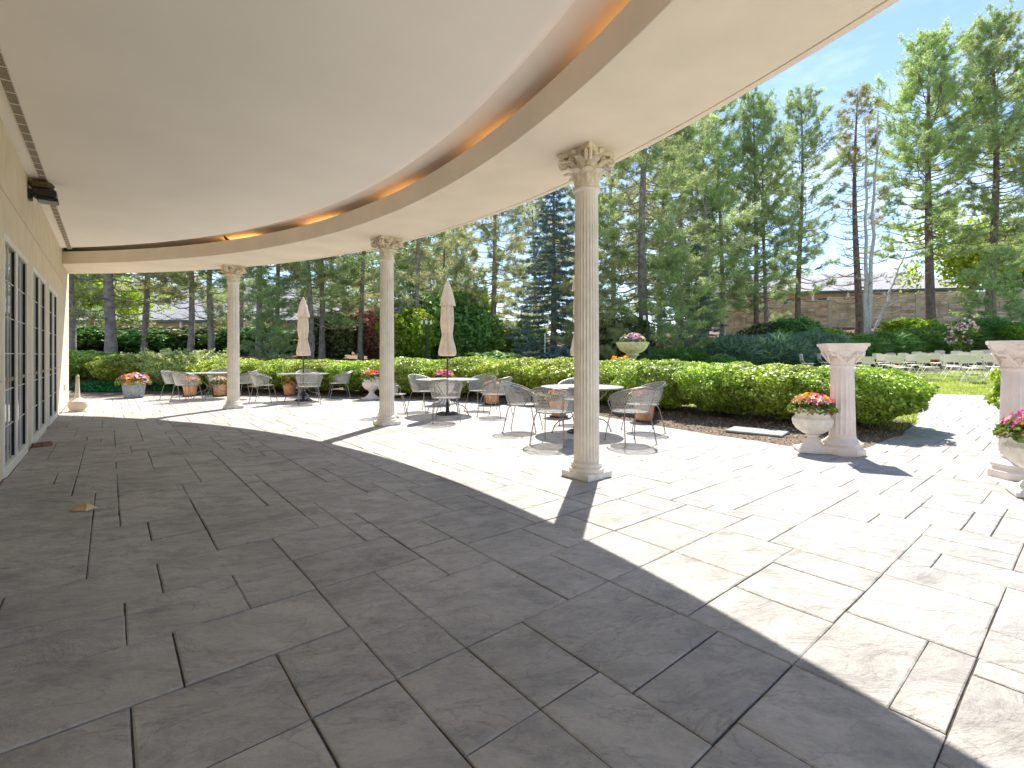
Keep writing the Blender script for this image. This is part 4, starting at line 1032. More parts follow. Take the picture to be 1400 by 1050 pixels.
fold = [(1331, 15.4, 'folding chair with a cream back, nearest the paved path'), (1363, 15.9, 'folding chair just left of the right pedestal column'), (1270, 17.0, 'front row folding chair straight behind the path opening, left of the nearest one'),
        (1234, 17.6, 'folding chair in the front row, above the rounded hedge end'), (1194, 18.2, 'folding chair just right of the left pedestal column'), (1212, 19.4, 'folding chair behind the first one right of the left pedestal'),
        (1300, 18.8, 'second row folding chair behind the nearest one'), (1338, 18.2, 'second row folding chair left of the right pedestal column'), (1266, 20.6, 'third row folding chair before the orange flower bed'),
        (1240, 21.8, 'folding chair before the orange flowers, left of centre'), (1223, 23.4, 'far small folding chair at the left of the block'), (1290, 23.6, 'tall looking far folding chair near the pink flowering shrub'),
        (1312, 22.6, 'folding chair just in front of the pink flowering shrub'), (1340, 21.4, 'folding chair right of the pink flowering shrub'), (1368, 19.8, 'folding chair touching the right pedestal top in the picture'),
        (1179, 19.6, 'folding chair half hidden by the left pedestal top'), (1182, 21.5, 'far folding chair peeking out right of the left pedestal'), (1104, 21.8, 'lone folding chair standing left of the left pedestal column'),
        (1388, 17.4, 'folding chair hidden behind the right pedestal column'), (1405, 19.0, 'folding chair at the very right edge'), (1128, 22.2, 'folding chair just left of the left pedestal, beside the lone one'),
        (1307, 16.6, 'folding chair between the nearest chair and the front row chair left of it'), (1252, 18.9, 'folding chair in the second row, left of centre'), (1283, 20.2, 'third row folding chair in the middle of the block'), (1322, 20.0, 'third row folding chair right of the middle'),
        (1352, 23.0, 'far folding chair right of the pink flowering shrub, last row'), (1383, 21.6, 'far folding chair close above the right pedestal'), (1205, 22.4, 'far folding chair second from the left pedestal'), (1258, 23.4, 'last row folding chair before the orange flowers'), (1225, 18.6, 'folding chair second in the front row from the left pedestal')]
for k, (px, d_, lb) in enumerate(fold):
    p = at((px - 700) / 665. * d_, d_); z = tz(p.x, p.y); rz = R.uniform(-.1, .1) - .38
    if px in (1104, 1128): rz = -.95
    p.z = z + .003
    lb = 'white ' + lb
    if k == 0: f0.location = p; f0.rotation_euler = (0, 0, rz); f0['label'] = lb
    else: dup(f0, p, rz, lb)

# ------------------------------------------------------------------ trees
def needles(C, D, K, L, w, r, spread=.85):
    n = len(C); C = np.repeat(C, K, 0); D = np.repeat(D, K, 0); m = n * K
    v = unit(D * .75 + r.normal(size=(m, 3)) * spread)
    base = C + v * r.uniform(0, .03, (m, 1)) - D * r.uniform(0, .09, (m, 1))
    le = L * r.uniform(.6, 1.15, (m, 1)); u = unit(np.cross(v, r.normal(size=(m, 3)))) * w
    return np.stack([base - u * .7, base + u * .7, base + v * le + u * .15], 1).reshape(-1, 3)
def make_pine(seed, h, r0, cb, rad, nb, bare=0.0, K=13, lean=0.0, top_only=False, up=.35, prof=None, wig=.15, leader=True, Ln=.26, wn_=.017, ext=0):
    r = np.random.default_rng(seed)
    tp = [np.array([0, 0, -.3])]; nseg = 14
    for i in range(1, nseg + 1):
        t = i / nseg; tp.append(np.array([lean * h * t ** 1.5 + wig * math.sin(t * 5 + seed), wig * .7 * math.cos(t * 4 + seed * 2) - wig * .7 * math.cos(seed * 2), h * t]))
    tp[0][:2] = tp[1][:2] * .2
    tp = np.array(tp); tr = MB(); rad_t = [r0 * (1.25 if i == 0 else (1 - i / nseg) ** .85 + .05) for i in range(nseg + 1)]
    tr.tube(tp, rad_t, 10)
    tip = lambda z: np.array([np.interp(z, tp[:, 2], tp[:, 0]), np.interp(z, tp[:, 2], tp[:, 1]), z])
    C = []; D = []; az = seed
    for k in range(nb):
        t = (k + .5) / nb; zz = h * (cb + (1 - cb) * t ** .9 * .985); az += 2.4 + r.uniform(-.4, .4)
        tt = (zz / h - cb) / (1 - cb)
        L = rad * (prof(tt) if prof else (1 - tt) ** .6 * (.45 + .55 * min(1, tt * 4 + .3))) * r.uniform(.5, 1.18) * (1 + .25 * math.sin(az * 1.7 + tt * 9 + seed)) + .3
        el = -.12 + up * tt * 2.0 + r.uniform(-.12, .12)
        d0 = np.array([math.cos(az) * math.cos(el), math.sin(az) * math.cos(el), math.sin(el)])
        s = tip(zz); P = [s]
        for q in (.25, .5, .75, 1.0):
            P.append(s + d0 * L * q + np.array([0, 0, L * (.16 * q * q - .10 * math.sin(q * PI))]) + r.normal(size=3) * .035 * L * q)
        P = np.array(P); rb = max(.012, min(.05, r0 * .2) * (1 - .6 * tt) * min(1, L / 1.5))
        tr.tube(P, [rb, rb * .8, rb * .6, rb * .42, rb * .2], 4, cap=False)
        nt = max(4, int(L * 5.6)); isbare = r.random() < bare * (1 - tt) * 1.6
        for j in range(nt):
            q = r.uniform(.36, 1.0) ** .85 if not isbare else r.uniform(.2, 1); i0 = min(3, int(q * 4)); f = q * 4 - i0
            b0 = P[i0] * (1 - f) + P[i0 + 1] * f
            sd = 1 if r.random() < .5 else -1; yaw = sd * r.uniform(.4, 1.1)
            hd = np.array([d0[0] * math.cos(yaw) - d0[1] * math.sin(yaw), d0[0] * math.sin(yaw) + d0[1] * math.cos(yaw), el * .5 + r.uniform(.0, .5)]); hd = unit(hd)
            tl_ = min(.85, .22 + L * .16) * r.uniform(.6, 1.2); e = b0 + hd * tl_ + np.array([0, 0, .08 * tl_])
            tr.tube([b0, (b0 + e) / 2 + r.normal(size=3) * .03, e], [.010, .008, .004], 3, cap=False)
            if not isbare:
                for s_ in (.55, .8, 1.0):
                    C.append(b0 * (1 - s_) + e * s_ + r.normal(size=3) * .05); D.append(hd)
                for _ in range(2): C.append(e + r.normal(size=3) * .13); D.append(unit(hd + np.array([0, 0, .5]) + r.normal(size=3) * .3))
        if not isbare: C.append(P[-1]); D.append(unit(P[-1] - P[-2]))
    for z in np.linspace(h * .93, h, 7): C.append(tip(z) + r.normal(size=3) * .08); D.append(np.array([0, 0, 1.]))
    V = needles(np.array(C), np.array(D), K, Ln, wn_, r)
    return tr, V
def pine_proto(name, label, m, bark, **kw):
    tr, V = make_pine(**kw)
    t = thing(name, label, 'tree', (0, 0, 0)); tr.obj('trunk', bark, t)
    c = link('crown', np_mesh('crown', V, 3, m), t); stuff(c); return t
def ptree(proto, px, d_, label, hscale, rz, m=None, wide=1.0, group='pines behind the garden', first=[]):
    p = at((px - 700) / 665. * d_, d_); p.z = tz(p.x, p.y) - .05
    if proto.name in first: t = dup(proto, p, rz, label)
    else: first.append(proto.name); t = proto; t.location = p; t.rotation_euler = (0, 0, rz); t['label'] = label
    t['group'] = group; t.scale = (hscale * wide, hscale * wide, hscale)
    if m:
        for c in t.children:
            if c.name.startswith('crown'): c.material_slots[0].link = 'OBJECT'; c.material_slots[0].material = m
    return t
fullprof = lambda t: (.5 + .5 * min(1, t * 2.2)) * (1 - t ** 2.2) ** .75 * (1 + .28 * math.sin(t * 23)) if t < .98 else .15
A = pine_proto('pine_tree', '', M['pine_a'], M['bark'], seed=1, h=18, r0=.21, cb=.18, rad=3.0, nb=130, bare=.35, up=.45, prof=fullprof)
B = pine_proto('pine_tree', '', M['pine_b'], M['bark'], seed=2, h=19, r0=.27, cb=.24, rad=3.3, nb=160, bare=.2, K=16, up=.5, prof=fullprof)
Cc = pine_proto('pine_tree', '', M['pine_a'], M['bark_light'], seed=3, h=14, r0=.17, cb=.12, rad=3.0, nb=84, bare=.3, K=13, up=.25)
Dd = pine_proto('pine_tree', '', M['pine_a'], M['bark_light'], seed=4, h=14, r0=.155, cb=.14, rad=2.9, nb=88, bare=.28, lean=.03, up=.3)
Ee = pine_proto('pine_tree', '', M['pine_d'], M['bark'], seed=5, h=17, r0=.24, cb=.14, rad=2.2, nb=110, bare=.85, K=12, up=.3)
Ff = pine_proto('pine_tree', '', M['pine_a'], M['bark_light'], seed=6, h=16, r0=.22, cb=.10, rad=3.2, nb=125, bare=.15, K=14, up=.2)
# the right-hand group in front of the block wall
ptree(B, 1273, 34, 'tallest bright green pine, right of the birch and in front of the tan block wall', 1.08, .3)
ptree(B, 1356, 33.5, 'tall pine with dark trunk near the right edge of the picture', 1.09, 2.2, M['pine_a'], .95)
ptree(Ee, 1174, 35, 'sparse rusty topped pine with a dark red-brown trunk beside the white birch', 1.05, .8)
ptree(A, 1094, 36, 'green pine standing left of the rusty topped pine', 1.02, 1.9)
ptree(A, 1033, 34, 'left of two close set pines behind the long juniper hedge', 1.02, .4, None, .85)
ptree(Dd, 1047, 35, 'right of two close set pines behind the long juniper hedge', 1.25, 3.0, None, .8)
ptree(A, 1420, 35, 'pine cut off by the right edge of the picture', 1.1, 4.0, M['pine_b'])
ptree(Ff, 882, 28, 'pine with a pale pinkish lower trunk behind the stone bowl planter', 1.3, 2.0)
ptree(Dd, 985, 37, 'thin pine behind the low spreading spruce', 1.5, 1.0, M['pine_a'], .8)
ptree(Cc, 800, 31, 'olive pine just right behind the nearest column', 1.05, 5.0, M['pine_c'])
ptree(Cc, 835, 35, 'pine just right of the nearest column, in the second rank', 1.35, 2.2)
ptree(Ff, 674, 31, 'large pine with forked lower trunk between the umbrella and the blue spruce', .95, .4, M['pine_c'])
ptree(Cc, 568, 27, 'pine with dark spreading limbs just right of the second column', .95, 1.5, M['pine_c'])
ptree(Dd, 605, 34, 'thin bare stemmed pine above the nearer umbrella', 1.1, .6, M['pine_c'], .8)
ptree(Dd, 494, 27.5, 'leaning pine left of the second column', .98, .5)
ptree(Cc, 440, 26.5, 'straight pine right of the farther umbrella', .98, 4.1)
ptree(Dd, 423, 25, 'bowed pine directly behind the farther umbrella', .95, 3.3)
ptree(Cc, 377, 27, 'thin pine left of the farther umbrella', .95, 3.0, None, .85)
ptree(Dd, 353, 25, 'pine just right of the farthest column', .95, 1.2)
ptree(Cc, 290, 25.5, 'pine just left of the farthest column', .95, .2)
ptree(Dd, 259, 25.5, 'second pine left of the farthest column', .98, 2.0)
ptree(Cc, 197, 26, 'pine third from the stucco wall', .95, 2.8)
ptree(Cc, 152, 23.5, 'thick trunked pine second from the stucco wall', 1.0, 5.2, None, 1.35)
ptree(Dd, 98, 23.5, 'pine at the very end of the stucco wall', 1.05, 4.4)
ptree(Ff, 470, 38, 'background pine seen between the leaning pine and the farther umbrella', .9, 4.2, M['pine_c'])
ptree(Ff, 330, 40, 'background pine behind the farthest column', .85, 1.2, M['pine_a'])
ptree(Ff, 930, 42, 'background pine above the spreading spruce', 1.3, .9, M['pine_a'])
ptree(Ff, 625, 42, 'background pine behind the nearer umbrella', .85, 2.9, M['pine_c'])
ptree(Ff, 730, 44, 'background pine behind the blue spruce', 1.0, 5.0, M['pine_c'])

ptree(A, 905, 38, 'background pine between the bowl planter and the spreading spruce', 1.1, 2.6, M['pine_c'])
ptree(Cc, 965, 33, 'pine standing just behind the spreading spruce', 1.35, 2.7, M['pine_b'], .8)
# spruces
def make_spruce(seed, h, rad, nb, m, name, K=9, cb=.03):
    r = np.random.default_rng(seed); tr = MB().tube([(0, 0, -.3), (0, 0, h * .5), (0, 0, h)], [.2, .12, .02], 8); C = []; D = []; az = 0
    for k in range(nb):
        t = (k + .5) / nb; zz = h * (cb + (1 - cb) * t ** .95); az += 2.4 + r.uniform(-.3, .3)
        L = rad * (1 - t) ** .85 * r.uniform(.75, 1.12) + .15; d0 = np.array([math.cos(az), math.sin(az), 0])
        P = np.array([np.array([0, 0, zz]) + d0 * L * q + np.array([0, 0, L * (-.34 * q + .22 * q * q) + .3 * t * L * q]) for q in (0, .33, .66, 1)])
        tr.tube(P, [.03, .022, .014, .006], 4, cap=False)
        nt = max(3, int(L * 9))
        for j in range(nt):
            q = r.uniform(.2, 1.0); b0 = np.array([np.interp(q, (0, .33, .66, 1), P[:, i]) for i in range(3)])
            sd = r.choice([-1, 1]); yaw = sd * r.uniform(.5, 1.2); hd = unit(np.array([d0[0] * math.cos(yaw) - d0[1] * math.sin(yaw), d0[0] * math.sin(yaw) + d0[1] * math.cos(yaw), -.18]))
            tl_ = .45 * (1.1 - q * .5) * min(1, L / 1.2) * r.uniform(.6, 1.2)
            for s_ in (.2, .45, .7, .95): C.append(b0 + hd * tl_ * s_ + r.normal(size=3) * .03); D.append(hd)
        C.append(P[-1]); D.append(d0)
    V = needles(np.array(C), np.array(D), K, .15, .022, r, .6)
    t = thing('spruce_tree', '', 'tree', (0, 0, 0)); tr.obj('trunk', M['bark'], t); c = link('crown', np_mesh('crown', V, 3, m), t); stuff(c); return t
S1 = make_spruce(9, 11.5, 2.6, 190, M['spruce'], 'spruce_tree'); ptree(S1, 757, 26.5, 'dense blue spruce just left of the nearest column', 1.0, 0, group='spruces behind the hedge')
ptree(S1, 952, 28, 'low spreading dark spruce between the lamp post and the juniper hedge', .62, 1, M['spruce'], 1.15, group='spruces behind the hedge')
# fluffy pine boughs low in front of the spruce
Gg = pine_proto('young_pine', '', M['pine_a'], M['bark_light'], seed=12, h=7, r0=.10, cb=.08, rad=2.0, nb=62, bare=0, K=18, up=.25, Ln=.24)
ptree(Gg, 925, 24.5, 'bushy young pine beside the twin lamp post', .85, 0, M['pine_a'], 1.1, group='young bushy pines')
ptree(Gg, 1362, 29, 'bushy low pine before the block wall at right', .75, 2, M['pine_b'], 1.2, group='young bushy pines')
ptree(Gg, 372, 22.5, 'bushy young pine low between the farthest column and the farther umbrella', .52, 1, M['pine_a'], 1.1, group='young bushy pines')
ptree(Gg, 810, 25, 'bushy young pine hidden behind the nearest column', .9, 3, M['pine_c'], 1.1, group='young bushy pines')

# birch clump
bt = MB(); r = np.random.default_rng(8)
def limb(p0, p1, ra, rb, n=6, wig=.1):
    P = [np.array(p0) * (1 - t) + np.array(p1) * t + r.normal(size=3) * wig * (t * (1 - t) * 2) for t in np.linspace(0, 1, n)]
    bt.tube(P, np.linspace(ra, rb, n), 6, cap=False); return P
tops = [((0, 0, 0), (.1, .2, 15.5), .15), ((.25, .1, 0), (1.0, .2, 16), .16), ((.3, 0, 0), (2.9, .2, 6.2), .11)]
dup_limbs = []
for a, b, q in tops:
    P = limb(a, b, q, .03, 12, .15)
    for k in range(26):
        i = r.integers(3, 11); s = P[i]; an = r.uniform(0, 2 * PI); L = r.uniform(.5, 1.9)
        e = s + np.array([math.cos(an) * L, math.sin(an) * L, r.uniform(-.1, .7) * L]); Q = limb(s, e, .022, .006, 4, .1)
        for j in range(3):
            s2 = Q[r.integers(1, 4)]; limb(s2, s2 + r.normal(size=3) * .35 + np.array([0, 0, .1]), .008, .003, 3, .04)
t = thing('birch_tree', 'clump of slender white trunked birch stems with bare twigs beside the rusty topped pine', 'tree', (0, 0, 0))
bt.obj('trunk', M['birch'], t)
p = at((1184 - 700) / 665 * 33.5, 33.5); t.location = (p.x, p.y, tz(p.x, p.y)); t.rotation_euler = (0, 0, -YAW)

# shrubs behind
def bush_mesh(seed, n, ls, nexp=2.2, taper=.2, tex=.10, feather=False):
    r = np.random.default_rng(seed); P, u = shrub_points(n, r, seed, tex, taper, nexp, .2)
    if feather:
        D = unit(u + np.array([.25, 0, .5])); return needles(P, D, 2, .34, .035, r, .45)
    return leaves(P, ls, r, .2, 1.5, unit(u))
BM = [np_mesh('crown', bush_mesh(s, 9000, .085), 4, M['midbush']) for s in (3, 4)]
JM = [np_mesh('crown', bush_mesh(s, 6500, .1, 2.6, .05, .09, True), 3, M['juniper']) for s in (5, 6)]
bstem = MB()
for k in range(6): bstem.tube([(.05 * math.cos(k), .05 * math.sin(k), -1.0), (.25 * math.cos(k * 1.1), .25 * math.sin(k * 1.1), -.4), (.55 * math.cos(k * 1.1), .55 * math.sin(k * 1.1), .3)], [.05, .035, .012], 5)
bstm = bstem.mesh('stems', M['twig'])
def bush(px, d_, w, h, m, label, name='bush', kind=0, depth=None, grp='shrubs behind the hedge', zoff=0):
    p = at((px - 700) / 665. * d_, d_); z = tz(p.x, p.y)
    t = thing(name, label, 'shrub', (p.x, p.y, z + h / 2 + zoff), -YAW, grp); t.scale = (w / 2, (depth or w) / 2, h / 2)
    c = link('crown', (JM if kind else BM)[R.randrange(2)], t, rot=(0, 0, R.choice((0, PI)))); stuff(c); c.material_slots[0].link = 'OBJECT'; c.material_slots[0].material = m
    link('stems', bstm, t); return t
jg = 'junipers forming the low hedge behind the folding chairs'
for k, (px, d_, w, h, m, lb) in enumerate([
    (925, 23.5, 2.8, 1.2, 'juniper', 'dark low juniper at the left end, under the spreading spruce'), (1000, 24, 3.4, 1.7, 'juniper_blue', 'blue-green juniper left of the left pedestal column, farther one'),
    (1055, 24, 3.4, 1.8, 'juniper_blue', 'blue-green juniper left of the lone folding chair'), (1112, 25, 3.4, 1.8, 'juniper_blue', 'blue-green juniper above the left pedestal capital'),
    (1160, 26, 3.6, 1.75, 'juniper', 'green juniper right of the left pedestal capital'), (1206, 26.5, 3.6, 1.65, 'juniper', 'green juniper in the middle behind the orange flower bed'),
    (1252, 27, 3.8, 1.5, 'juniper', 'green juniper behind the folding chairs, left of the pink flowering shrub'), (1345, 27.5, 3.2, 1.35, 'juniper', 'green juniper right of the pink flowering shrub')]):
    bush(px, d_, w, h, M[m], lb, 'juniper', 1, 2.2, jg)
bush(1300, 27.2, 3.2, 1.4, M['juniper'], 'green juniper directly behind the pink flowering shrub', 'juniper', 1, 2.2, jg)
bush(1368, 27, 1.7, 1.2, M['brightbush'], 'yellow-green shrub at the right end of the juniper hedge')
bush(1120, 29, 3.0, 1.9, M['brightbush'], 'lime green shrub behind the left pedestal column', zoff=.3)
bush(1085, 29, 3.0, 2.6, M['midbush'], 'leafy green shrub left of the lime green one, behind the junipers', zoff=.3)
bush(1050, 30, 3.4, 2.6, M['darkbush'], 'dark shrub at the foot of the two close set pines')
bush(1245, 31, 3.2, 1.5, M['brightbush'], 'yellow-green shrub at the foot of the tallest bright pine')
bush(560, 27, 3.2, 3.0, M['brightbush'], 'lime green shrub just right of the second column')
bush(610, 29, 4.4, 4.4, M['midbush'], 'large green leafy shrub behind the nearer umbrella')
bush(645, 28, 3.6, 3.2, M['midbush'], 'green shrub right of the nearer umbrella')
bush(640, 32, 3.5, 4.8, M['brightbush'], 'tall yellow-green shrub behind the nearer umbrella')
bush(712, 31, 3.4, 2.8, M['brightbush'], 'lime green shrub between the forked pine and the blue spruce')
bush(668, 23, 3.0, 1.0, M['midbush'], 'low green mound over the long hedge, right of the nearer umbrella')
bush(712, 22.5, 2.6, .9, M['brightbush'], 'low pale green mound before the blue spruce')
bush(512, 29, 2.8, 3.0, M['redbush'], 'copper red shrub left of the second column')
bush(460, 28, 3.0, 2.6, M['darkbush'], 'dark shrub right of the farther umbrella')
bush(985, 22, 1.2, .9, M['midbush'], 'small green shrub left of the blue-green junipers')
bush(850, 27, 3.6, 3.0, M['darkbush'], 'dark shrub behind the stone bowl planter')
bush(775, 24, 2.4, 1.4, M['spruce'], 'low blue-grey shrub at the foot of the blue spruce')
dk = ['behind the end of the stucco wall', 'between the first two trunks from the wall', 'right of the thick trunked pine', 'between the third and fourth pine trunks', 'left of the farthest column, under the pines', 'behind the farthest column', 'right of the farthest column', 'left of the farther umbrella, under the pines', 'behind the farther umbrella']
for k, px in enumerate((100, 135, 175, 220, 262, 305, 345, 385, 425)):
    bush(px, 28 + (k % 3), 4.6, 1.5 - (k % 2) * .2, M['darkbush' if k % 3 else 'juniper'], 'dark bushy shrub ' + dk[k], kind=0)
# leafy yellow-green trees beyond, left
def leafy(px, d_, h, w, m, label, seed):
    p = at((px - 700) / 665. * d_, d_); z = tz(p.x, p.y); r = np.random.default_rng(seed)
    t = thing('leafy_tree', label, 'tree', (p.x, p.y, z), 0, 'leafy trees in the distance'); n = 9000
    cc = r.normal(size=(40, 3)) * np.array([w * .24, w * .24, h * .17]) + np.array([0, 0, h * .68]); k = r.integers(0, 40, n)
    P = cc[k] + r.normal(size=(n, 3)) * w * .085; c = link('crown', np_mesh('crown', leaves(P, .26, r, .2), 4, m), t); stuff(c)
    b = MB().tube([(0, 0, -.2), (.1, 0, h * .4), (0, .1, h * .75)], [.25, .18, .05], 8)
    for c_ in cc[::4]: b.tube([(0.05, 0, h * .4), tuple(c_ * .5 + np.array([0, 0, h * .25])), tuple(c_)], [.08, .05, .02], 5)
    b.obj('trunk', M['bark_light'], t)
leafy(125, 48, 9, 9, M['brightbush'], 'sunlit yellow-green leafy tree beyond the dark shrubs at far left', 51)
leafy(1330, 46, 10, 9, M['brightbush'], 'sunlit yellow-green leafy tree beyond the block wall, behind the right pines', 52)
leafy(560, 55, 11, 12, M['midbush'], 'distant green leafy tree right of the second column', 53)
leafy(1415, 48, 8, 8, M['midbush'], 'distant green leafy tree above the block wall at the right edge', 54)

# pink flowering shrub and orange flower bed
p = at((1318 - 700) / 665 * 24.6, 24.6); z = tz(p.x, p.y); t = thing('rose_bush', 'tall pink flowering shrub in front of the juniper hedge', 'shrub', (p.x, p.y, z))
r = np.random.default_rng(61); b = MB(); LP = []; BP = []
for k in range(16):
    a = r.uniform(0, 6.28); e = np.array([math.cos(a) * r.uniform(.2, .75), math.sin(a) * .5, r.uniform(.9, 2.1)]); b.tube([(0, 0, 0), tuple(e * .5), tuple(e)], [.02, .014, .006], 5)
    for s in np.linspace(.25, 1, 20): LP.append(e * s + r.normal(size=3) * .09)
    BP.append(e)
b.obj('stems', M['twig'], t); stuff(link('foliage', np_mesh('foliage', leaves(np.array(LP), .1, r), 4, M['potleaf']), t))
Vb = []; mi = []
for e in BP:
    for j in range(5):
        c = e + r.normal(size=3) * .12; V = leaves(np.repeat(c[None], 6, 0) + r.normal(size=(6, 3)) * .02, .075, r); Vb.append(V); mi += [int(r.integers(3))] * 6
stuff(link('blossoms', np_mesh('blossoms', np.concatenate(Vb), 4, [M['fl_pink'], M['fl_salmon'], M['fl_white']], mi), t))
for px0, px1, d_, lb, pal in ((1205, 1225, 24.5, 'small patch of red flowers behind the folding chairs', ['red', 'deeporange']), (1240, 1300, 25.0, 'long bed of orange-red flowers behind the folding chairs', ['deeporange', 'orange', 'red']), (843, 858, 13.2, 'few red and yellow flowers left of the stone bowl planter', ['red', 'orange', 'yellow'])):
    r = np.random.default_rng(px0); n = (px1 - px0) * 5; Vs = []; mi = []
    a = at((px0 - 700) / 665 * d_, d_); c = at((px1 - 700) / 665 * d_, d_); hh = .38 if d_ > 20 else 1.15
    for k in range(n):
        s = r.random(); x, y = a.x + (c.x - a.x) * s + r.normal(0, .15), a.y + (c.y - a.y) * s + r.normal(0, .3 if d_ > 20 else .1)
        cc = np.array([x, y, tz(x, y) + hh * r.uniform(.7, 1.0)]); Vs.append(leaves(np.repeat(cc[None], 5, 0) + r.normal(size=(5, 3)) * .03, .09, r)); mi += [int(r.integers(len(pal)))] * 5
    n2 = n * 6; s = r.random((n2, 1)); ab = np.array([[a.x, a.y]]) * (1 - s) + np.array([[c.x, c.y]]) * s + r.normal(size=(n2, 2)) * .18
    t = thing('flower_bed', lb, 'flowers', (0, 0, 0), 0, 'low flower beds')
    stuff(link('foliage', np_mesh('foliage', leaves(np.c_[ab, terrain(ab) + r.uniform(0, hh * .9, n2)], .09, r), 4, M['potleaf']), t))
    stuff(link('blossoms', np_mesh('blossoms', np.concatenate(Vs), 4, [M['fl_' + q] for q in pal], mi), t))

# ------------------------------------------------------------------ lamp posts, marker post, rocks
def lamp_post(px, d_, heads, ztop, label, gap=.36):
    p = at((px - 700) / 665. * d_, d_); z = tz(p.x, p.y); h = ztop - z
    t = thing('lamp_post', label, 'lamp post', (p.x, p.y, z), -YAW, 'garden lamp posts')
    MB().lathe([(.09, 0), (.09, .15), (.05, .2), (.04, h - .35), (.045, h - .3)], 12).obj('post', M['lampblack'], t)
    for k in range(heads):
        x = (k - (heads - 1) / 2) * gap
        MB().tube([(0, 0, h - .45), (x * .6, 0, h - .42), (x, 0, h - .3), (x, 0, h - .22)], .022, 6).obj('arm', M['lampblack'], t)
        MB().lathe([(.05, 0), (.085, .03), (.10, .12), (.095, .2), (.05, .26)], 16).obj('globe', M['frost'], t, loc=(x, 0, h - .22), scale=(.62, .62, .8))
        MB().lathe([(.12, .0), (.06, .06), (.015, .09)], 12).obj('lamp_cap', M['lampblack'], t, loc=(x, 0, h - .01), scale=(.62, .62, .8))
lamp_post(583, 23, 3, 2.95, 'black garden lamp post with three globes left of the nearer umbrella', .22)
lamp_post(887, 20, 2, 2.95, 'black garden lamp post with two lanterns behind the stone bowl planter')
p = at((745 - 700) / 665 * 24, 24); z = tz(p.x, p.y); mk = MB().lathe([(.03, 0), (.03, 2.2 - z), (.05, 2.25 - z), (.05, 2.3 - z), (.01, 2.35 - z)], 10).obj('marker_post', M['whitemetal'], None, loc=(p.x, p.y, z)); tag(mk, 'slim white post among the shrubs left of the blue spruce', 'post')
def rock(px, d_, s, label, m='slabgrey'):
    p = at((px - 700) / 665. * d_, d_); r = np.random.default_rng(px); b = MB().lathe([(.02, -.2), (.8, 0), (1, .3), (.8, .6), (.45, .8), (.03, .85)], 11, lambda a, z: 1 + .18 * np.sin(a * 3 + z * 5 + px) + .1 * np.sin(a * 5))
    o = b.obj('boulder', M[m], None, smooth=False, loc=(p.x, p.y, tz(p.x, p.y)), scale=(s, s * .8, s * .7)); tag(o, label, 'boulder', 'boulders among the shrubs')
rock(766, 23, .5, 'grey boulder under the blue spruce'); rock(742, 23, .6, 'flat grey boulder left of the blue spruce foot')
rock(1392, 28, .5, 'grey boulder right of the yellow-green shrub, at the right edge', 'plinth'); rock(1378, 29, .35, 'small pale boulder before the block wall at right', 'plinth')
rock(1150, 31.5, .45, 'pale boulder behind the junipers near the birch', 'plinth')

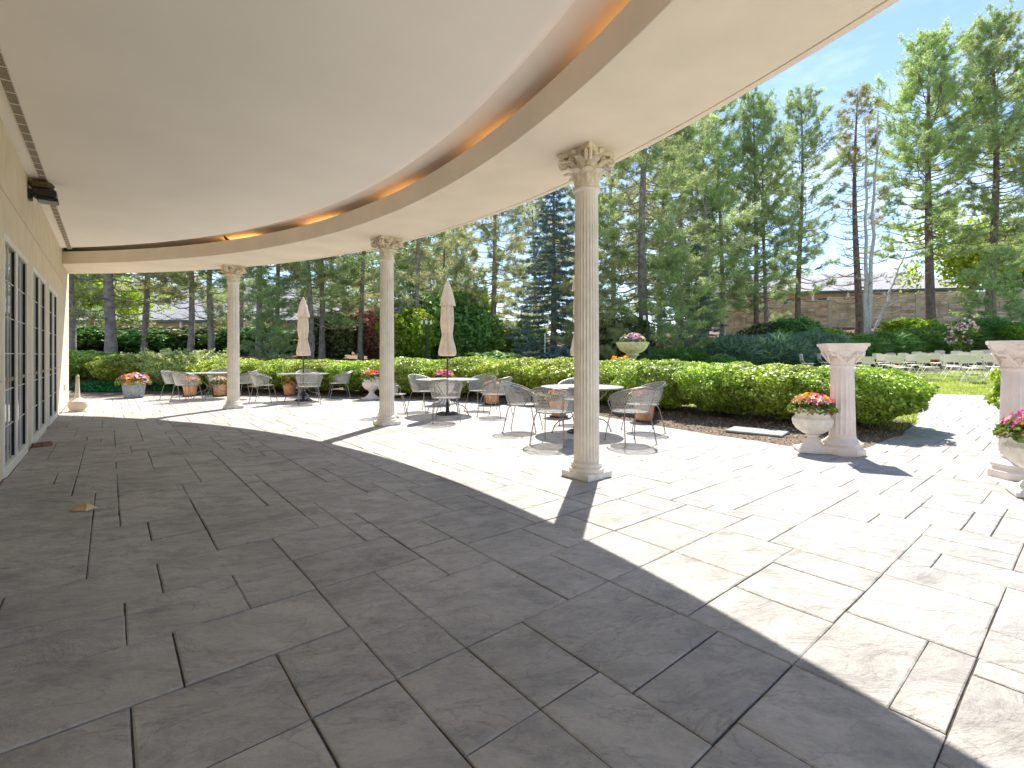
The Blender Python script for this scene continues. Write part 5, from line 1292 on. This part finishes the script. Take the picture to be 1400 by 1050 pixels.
# ------------------------------------------------------------------ block wall on the berm
def block_wall():
    pts = [(19.0, 43.0), (24.0, 42.0), (37.0, 35.5), (50.0, 30.0)]
    t = thing('block_wall', 'long tan stacked block screen wall behind the right-hand pines', 'wall', (0, 0, 0)); r = random.Random(4)
    panel = MB(); PW, PH = 3.0, 2.45; z = 0
    while z < PH - .01:
        hh = r.choice((.14, .18, .22)); hh = min(hh, PH - z); x = 0
        while x < PW - .01:
            ww = min(r.uniform(.35, .95), PW - x); 
            if PW - x - ww < .15: ww = PW - x
            o = r.uniform(0, .05); panel.add([(x + .016, -o, z + .016), (x + ww - .016, -o, z + .016), (x + ww - .016, -o, z + hh - .016), (x + .016, -o, z + hh - .016), (x + .01, .05, z + .01), (x + ww - .01, .05, z + .01), (x + ww - .01, .05, z + hh - .01), (x + .01, .05, z + hh - .01)],
                                        [(0, 1, 2, 3), (1, 0, 4, 5), (2, 1, 5, 6), (3, 2, 6, 7), (0, 3, 7, 4)]); x += ww
        z += hh
    panel.box(0, PW, .051, .15, 0, PH)
    pm = panel.mesh('stone_panel', M['blockwall'], False)
    post = MB().box(-.14, .14, -.08, .22, -.8, PH + .14, .02).mesh('post', M['blockpost'], False)
    cap = MB().box(.14, PW - .14 + .14, -.05, .19, PH + .001, PH + .08, .01).mesh('coping', M['blockpost'], False)
    for a, b in zip(pts[:-1], pts[1:]):
        pa, pb = at(*a), at(*b); L = (pb - pa).length; n = max(1, round(L / PW)); ang = math.atan2(pb.y - pa.y, pb.x - pa.x)
        for k in range(n):
            q = pa + (pb - pa) * (k / n); zz = tz(q.x, q.y) - .05; s = L / n / PW
            link('stone_panel', pm, t, loc=(q.x, q.y, zz), rot=(0, 0, ang), scale=(s, 1, 1)); link('post', post, t, loc=(q.x, q.y, zz), rot=(0, 0, ang)); link('coping', cap, t, loc=(q.x, q.y, zz), rot=(0, 0, ang), scale=(s, 1, 1))
block_wall()

# ------------------------------------------------------------------ houses beyond
def house(name, label, r0, r1, d0, depth, z_e, z_r, rot=0.0, post=False):
    t = thing(name, label, 'building', at((r0 + r1) / 2, d0, 0), -YAW + rot, 'houses beyond the garden'); w = (r1 - r0) / 2
    MB().box(-w, w, 0, depth, 0, z_e - .5).obj('wall', M['housewall'], t, smooth=False)
    MB().box(-w - .6, w + .6, -.9, depth + .9, z_e - .5, z_e - .25).obj('fascia', M['teal'], t, smooth=False)
    e = .9; V = [(-w - e, -1.1, z_e - .24), (w + e, -1.1, z_e - .24), (w + e, depth + 1.1, z_e - .24), (-w - e, depth + 1.1, z_e - .24), (-w + 3, depth / 2, z_r), (w - 3, depth / 2, z_r)]
    MB().add(V, [(0, 1, 5, 4), (1, 2, 5), (2, 3, 4, 5), (3, 0, 4), (3, 2, 1, 0)]).obj('roof', M['shingle'], t, smooth=False)
    n = int(w * 2 / 4)
    wm = MB().box(0, 1.2, -.04, -.001, 0, 1.3, .01).mesh('window', M['glass'], False); pm = MB().box(0, .22, -.85, -.6, 0, z_e - .5).mesh('post', M['frame'], False)
    for k in range(n):
        link('window', wm, t, loc=(-w + 1.2 + k * 4, 0, z_e - 2.4)); link('post', pm, t, loc=(-w + .2 + k * 4, 0, 0))
house('house', 'low house with a long grey shingle roof behind the pines at left', -62, -22, 62, 18, 5.9, 11.2)
house('house', 'low house with teal trim seen right of the farther umbrella', -20, -9.5, 50, 12, 4.4, 7.5)
house('house', 'house with a pale grey roof behind the block wall at right', 26, 56, 62, 18, 9.6, 13.0, -.2)
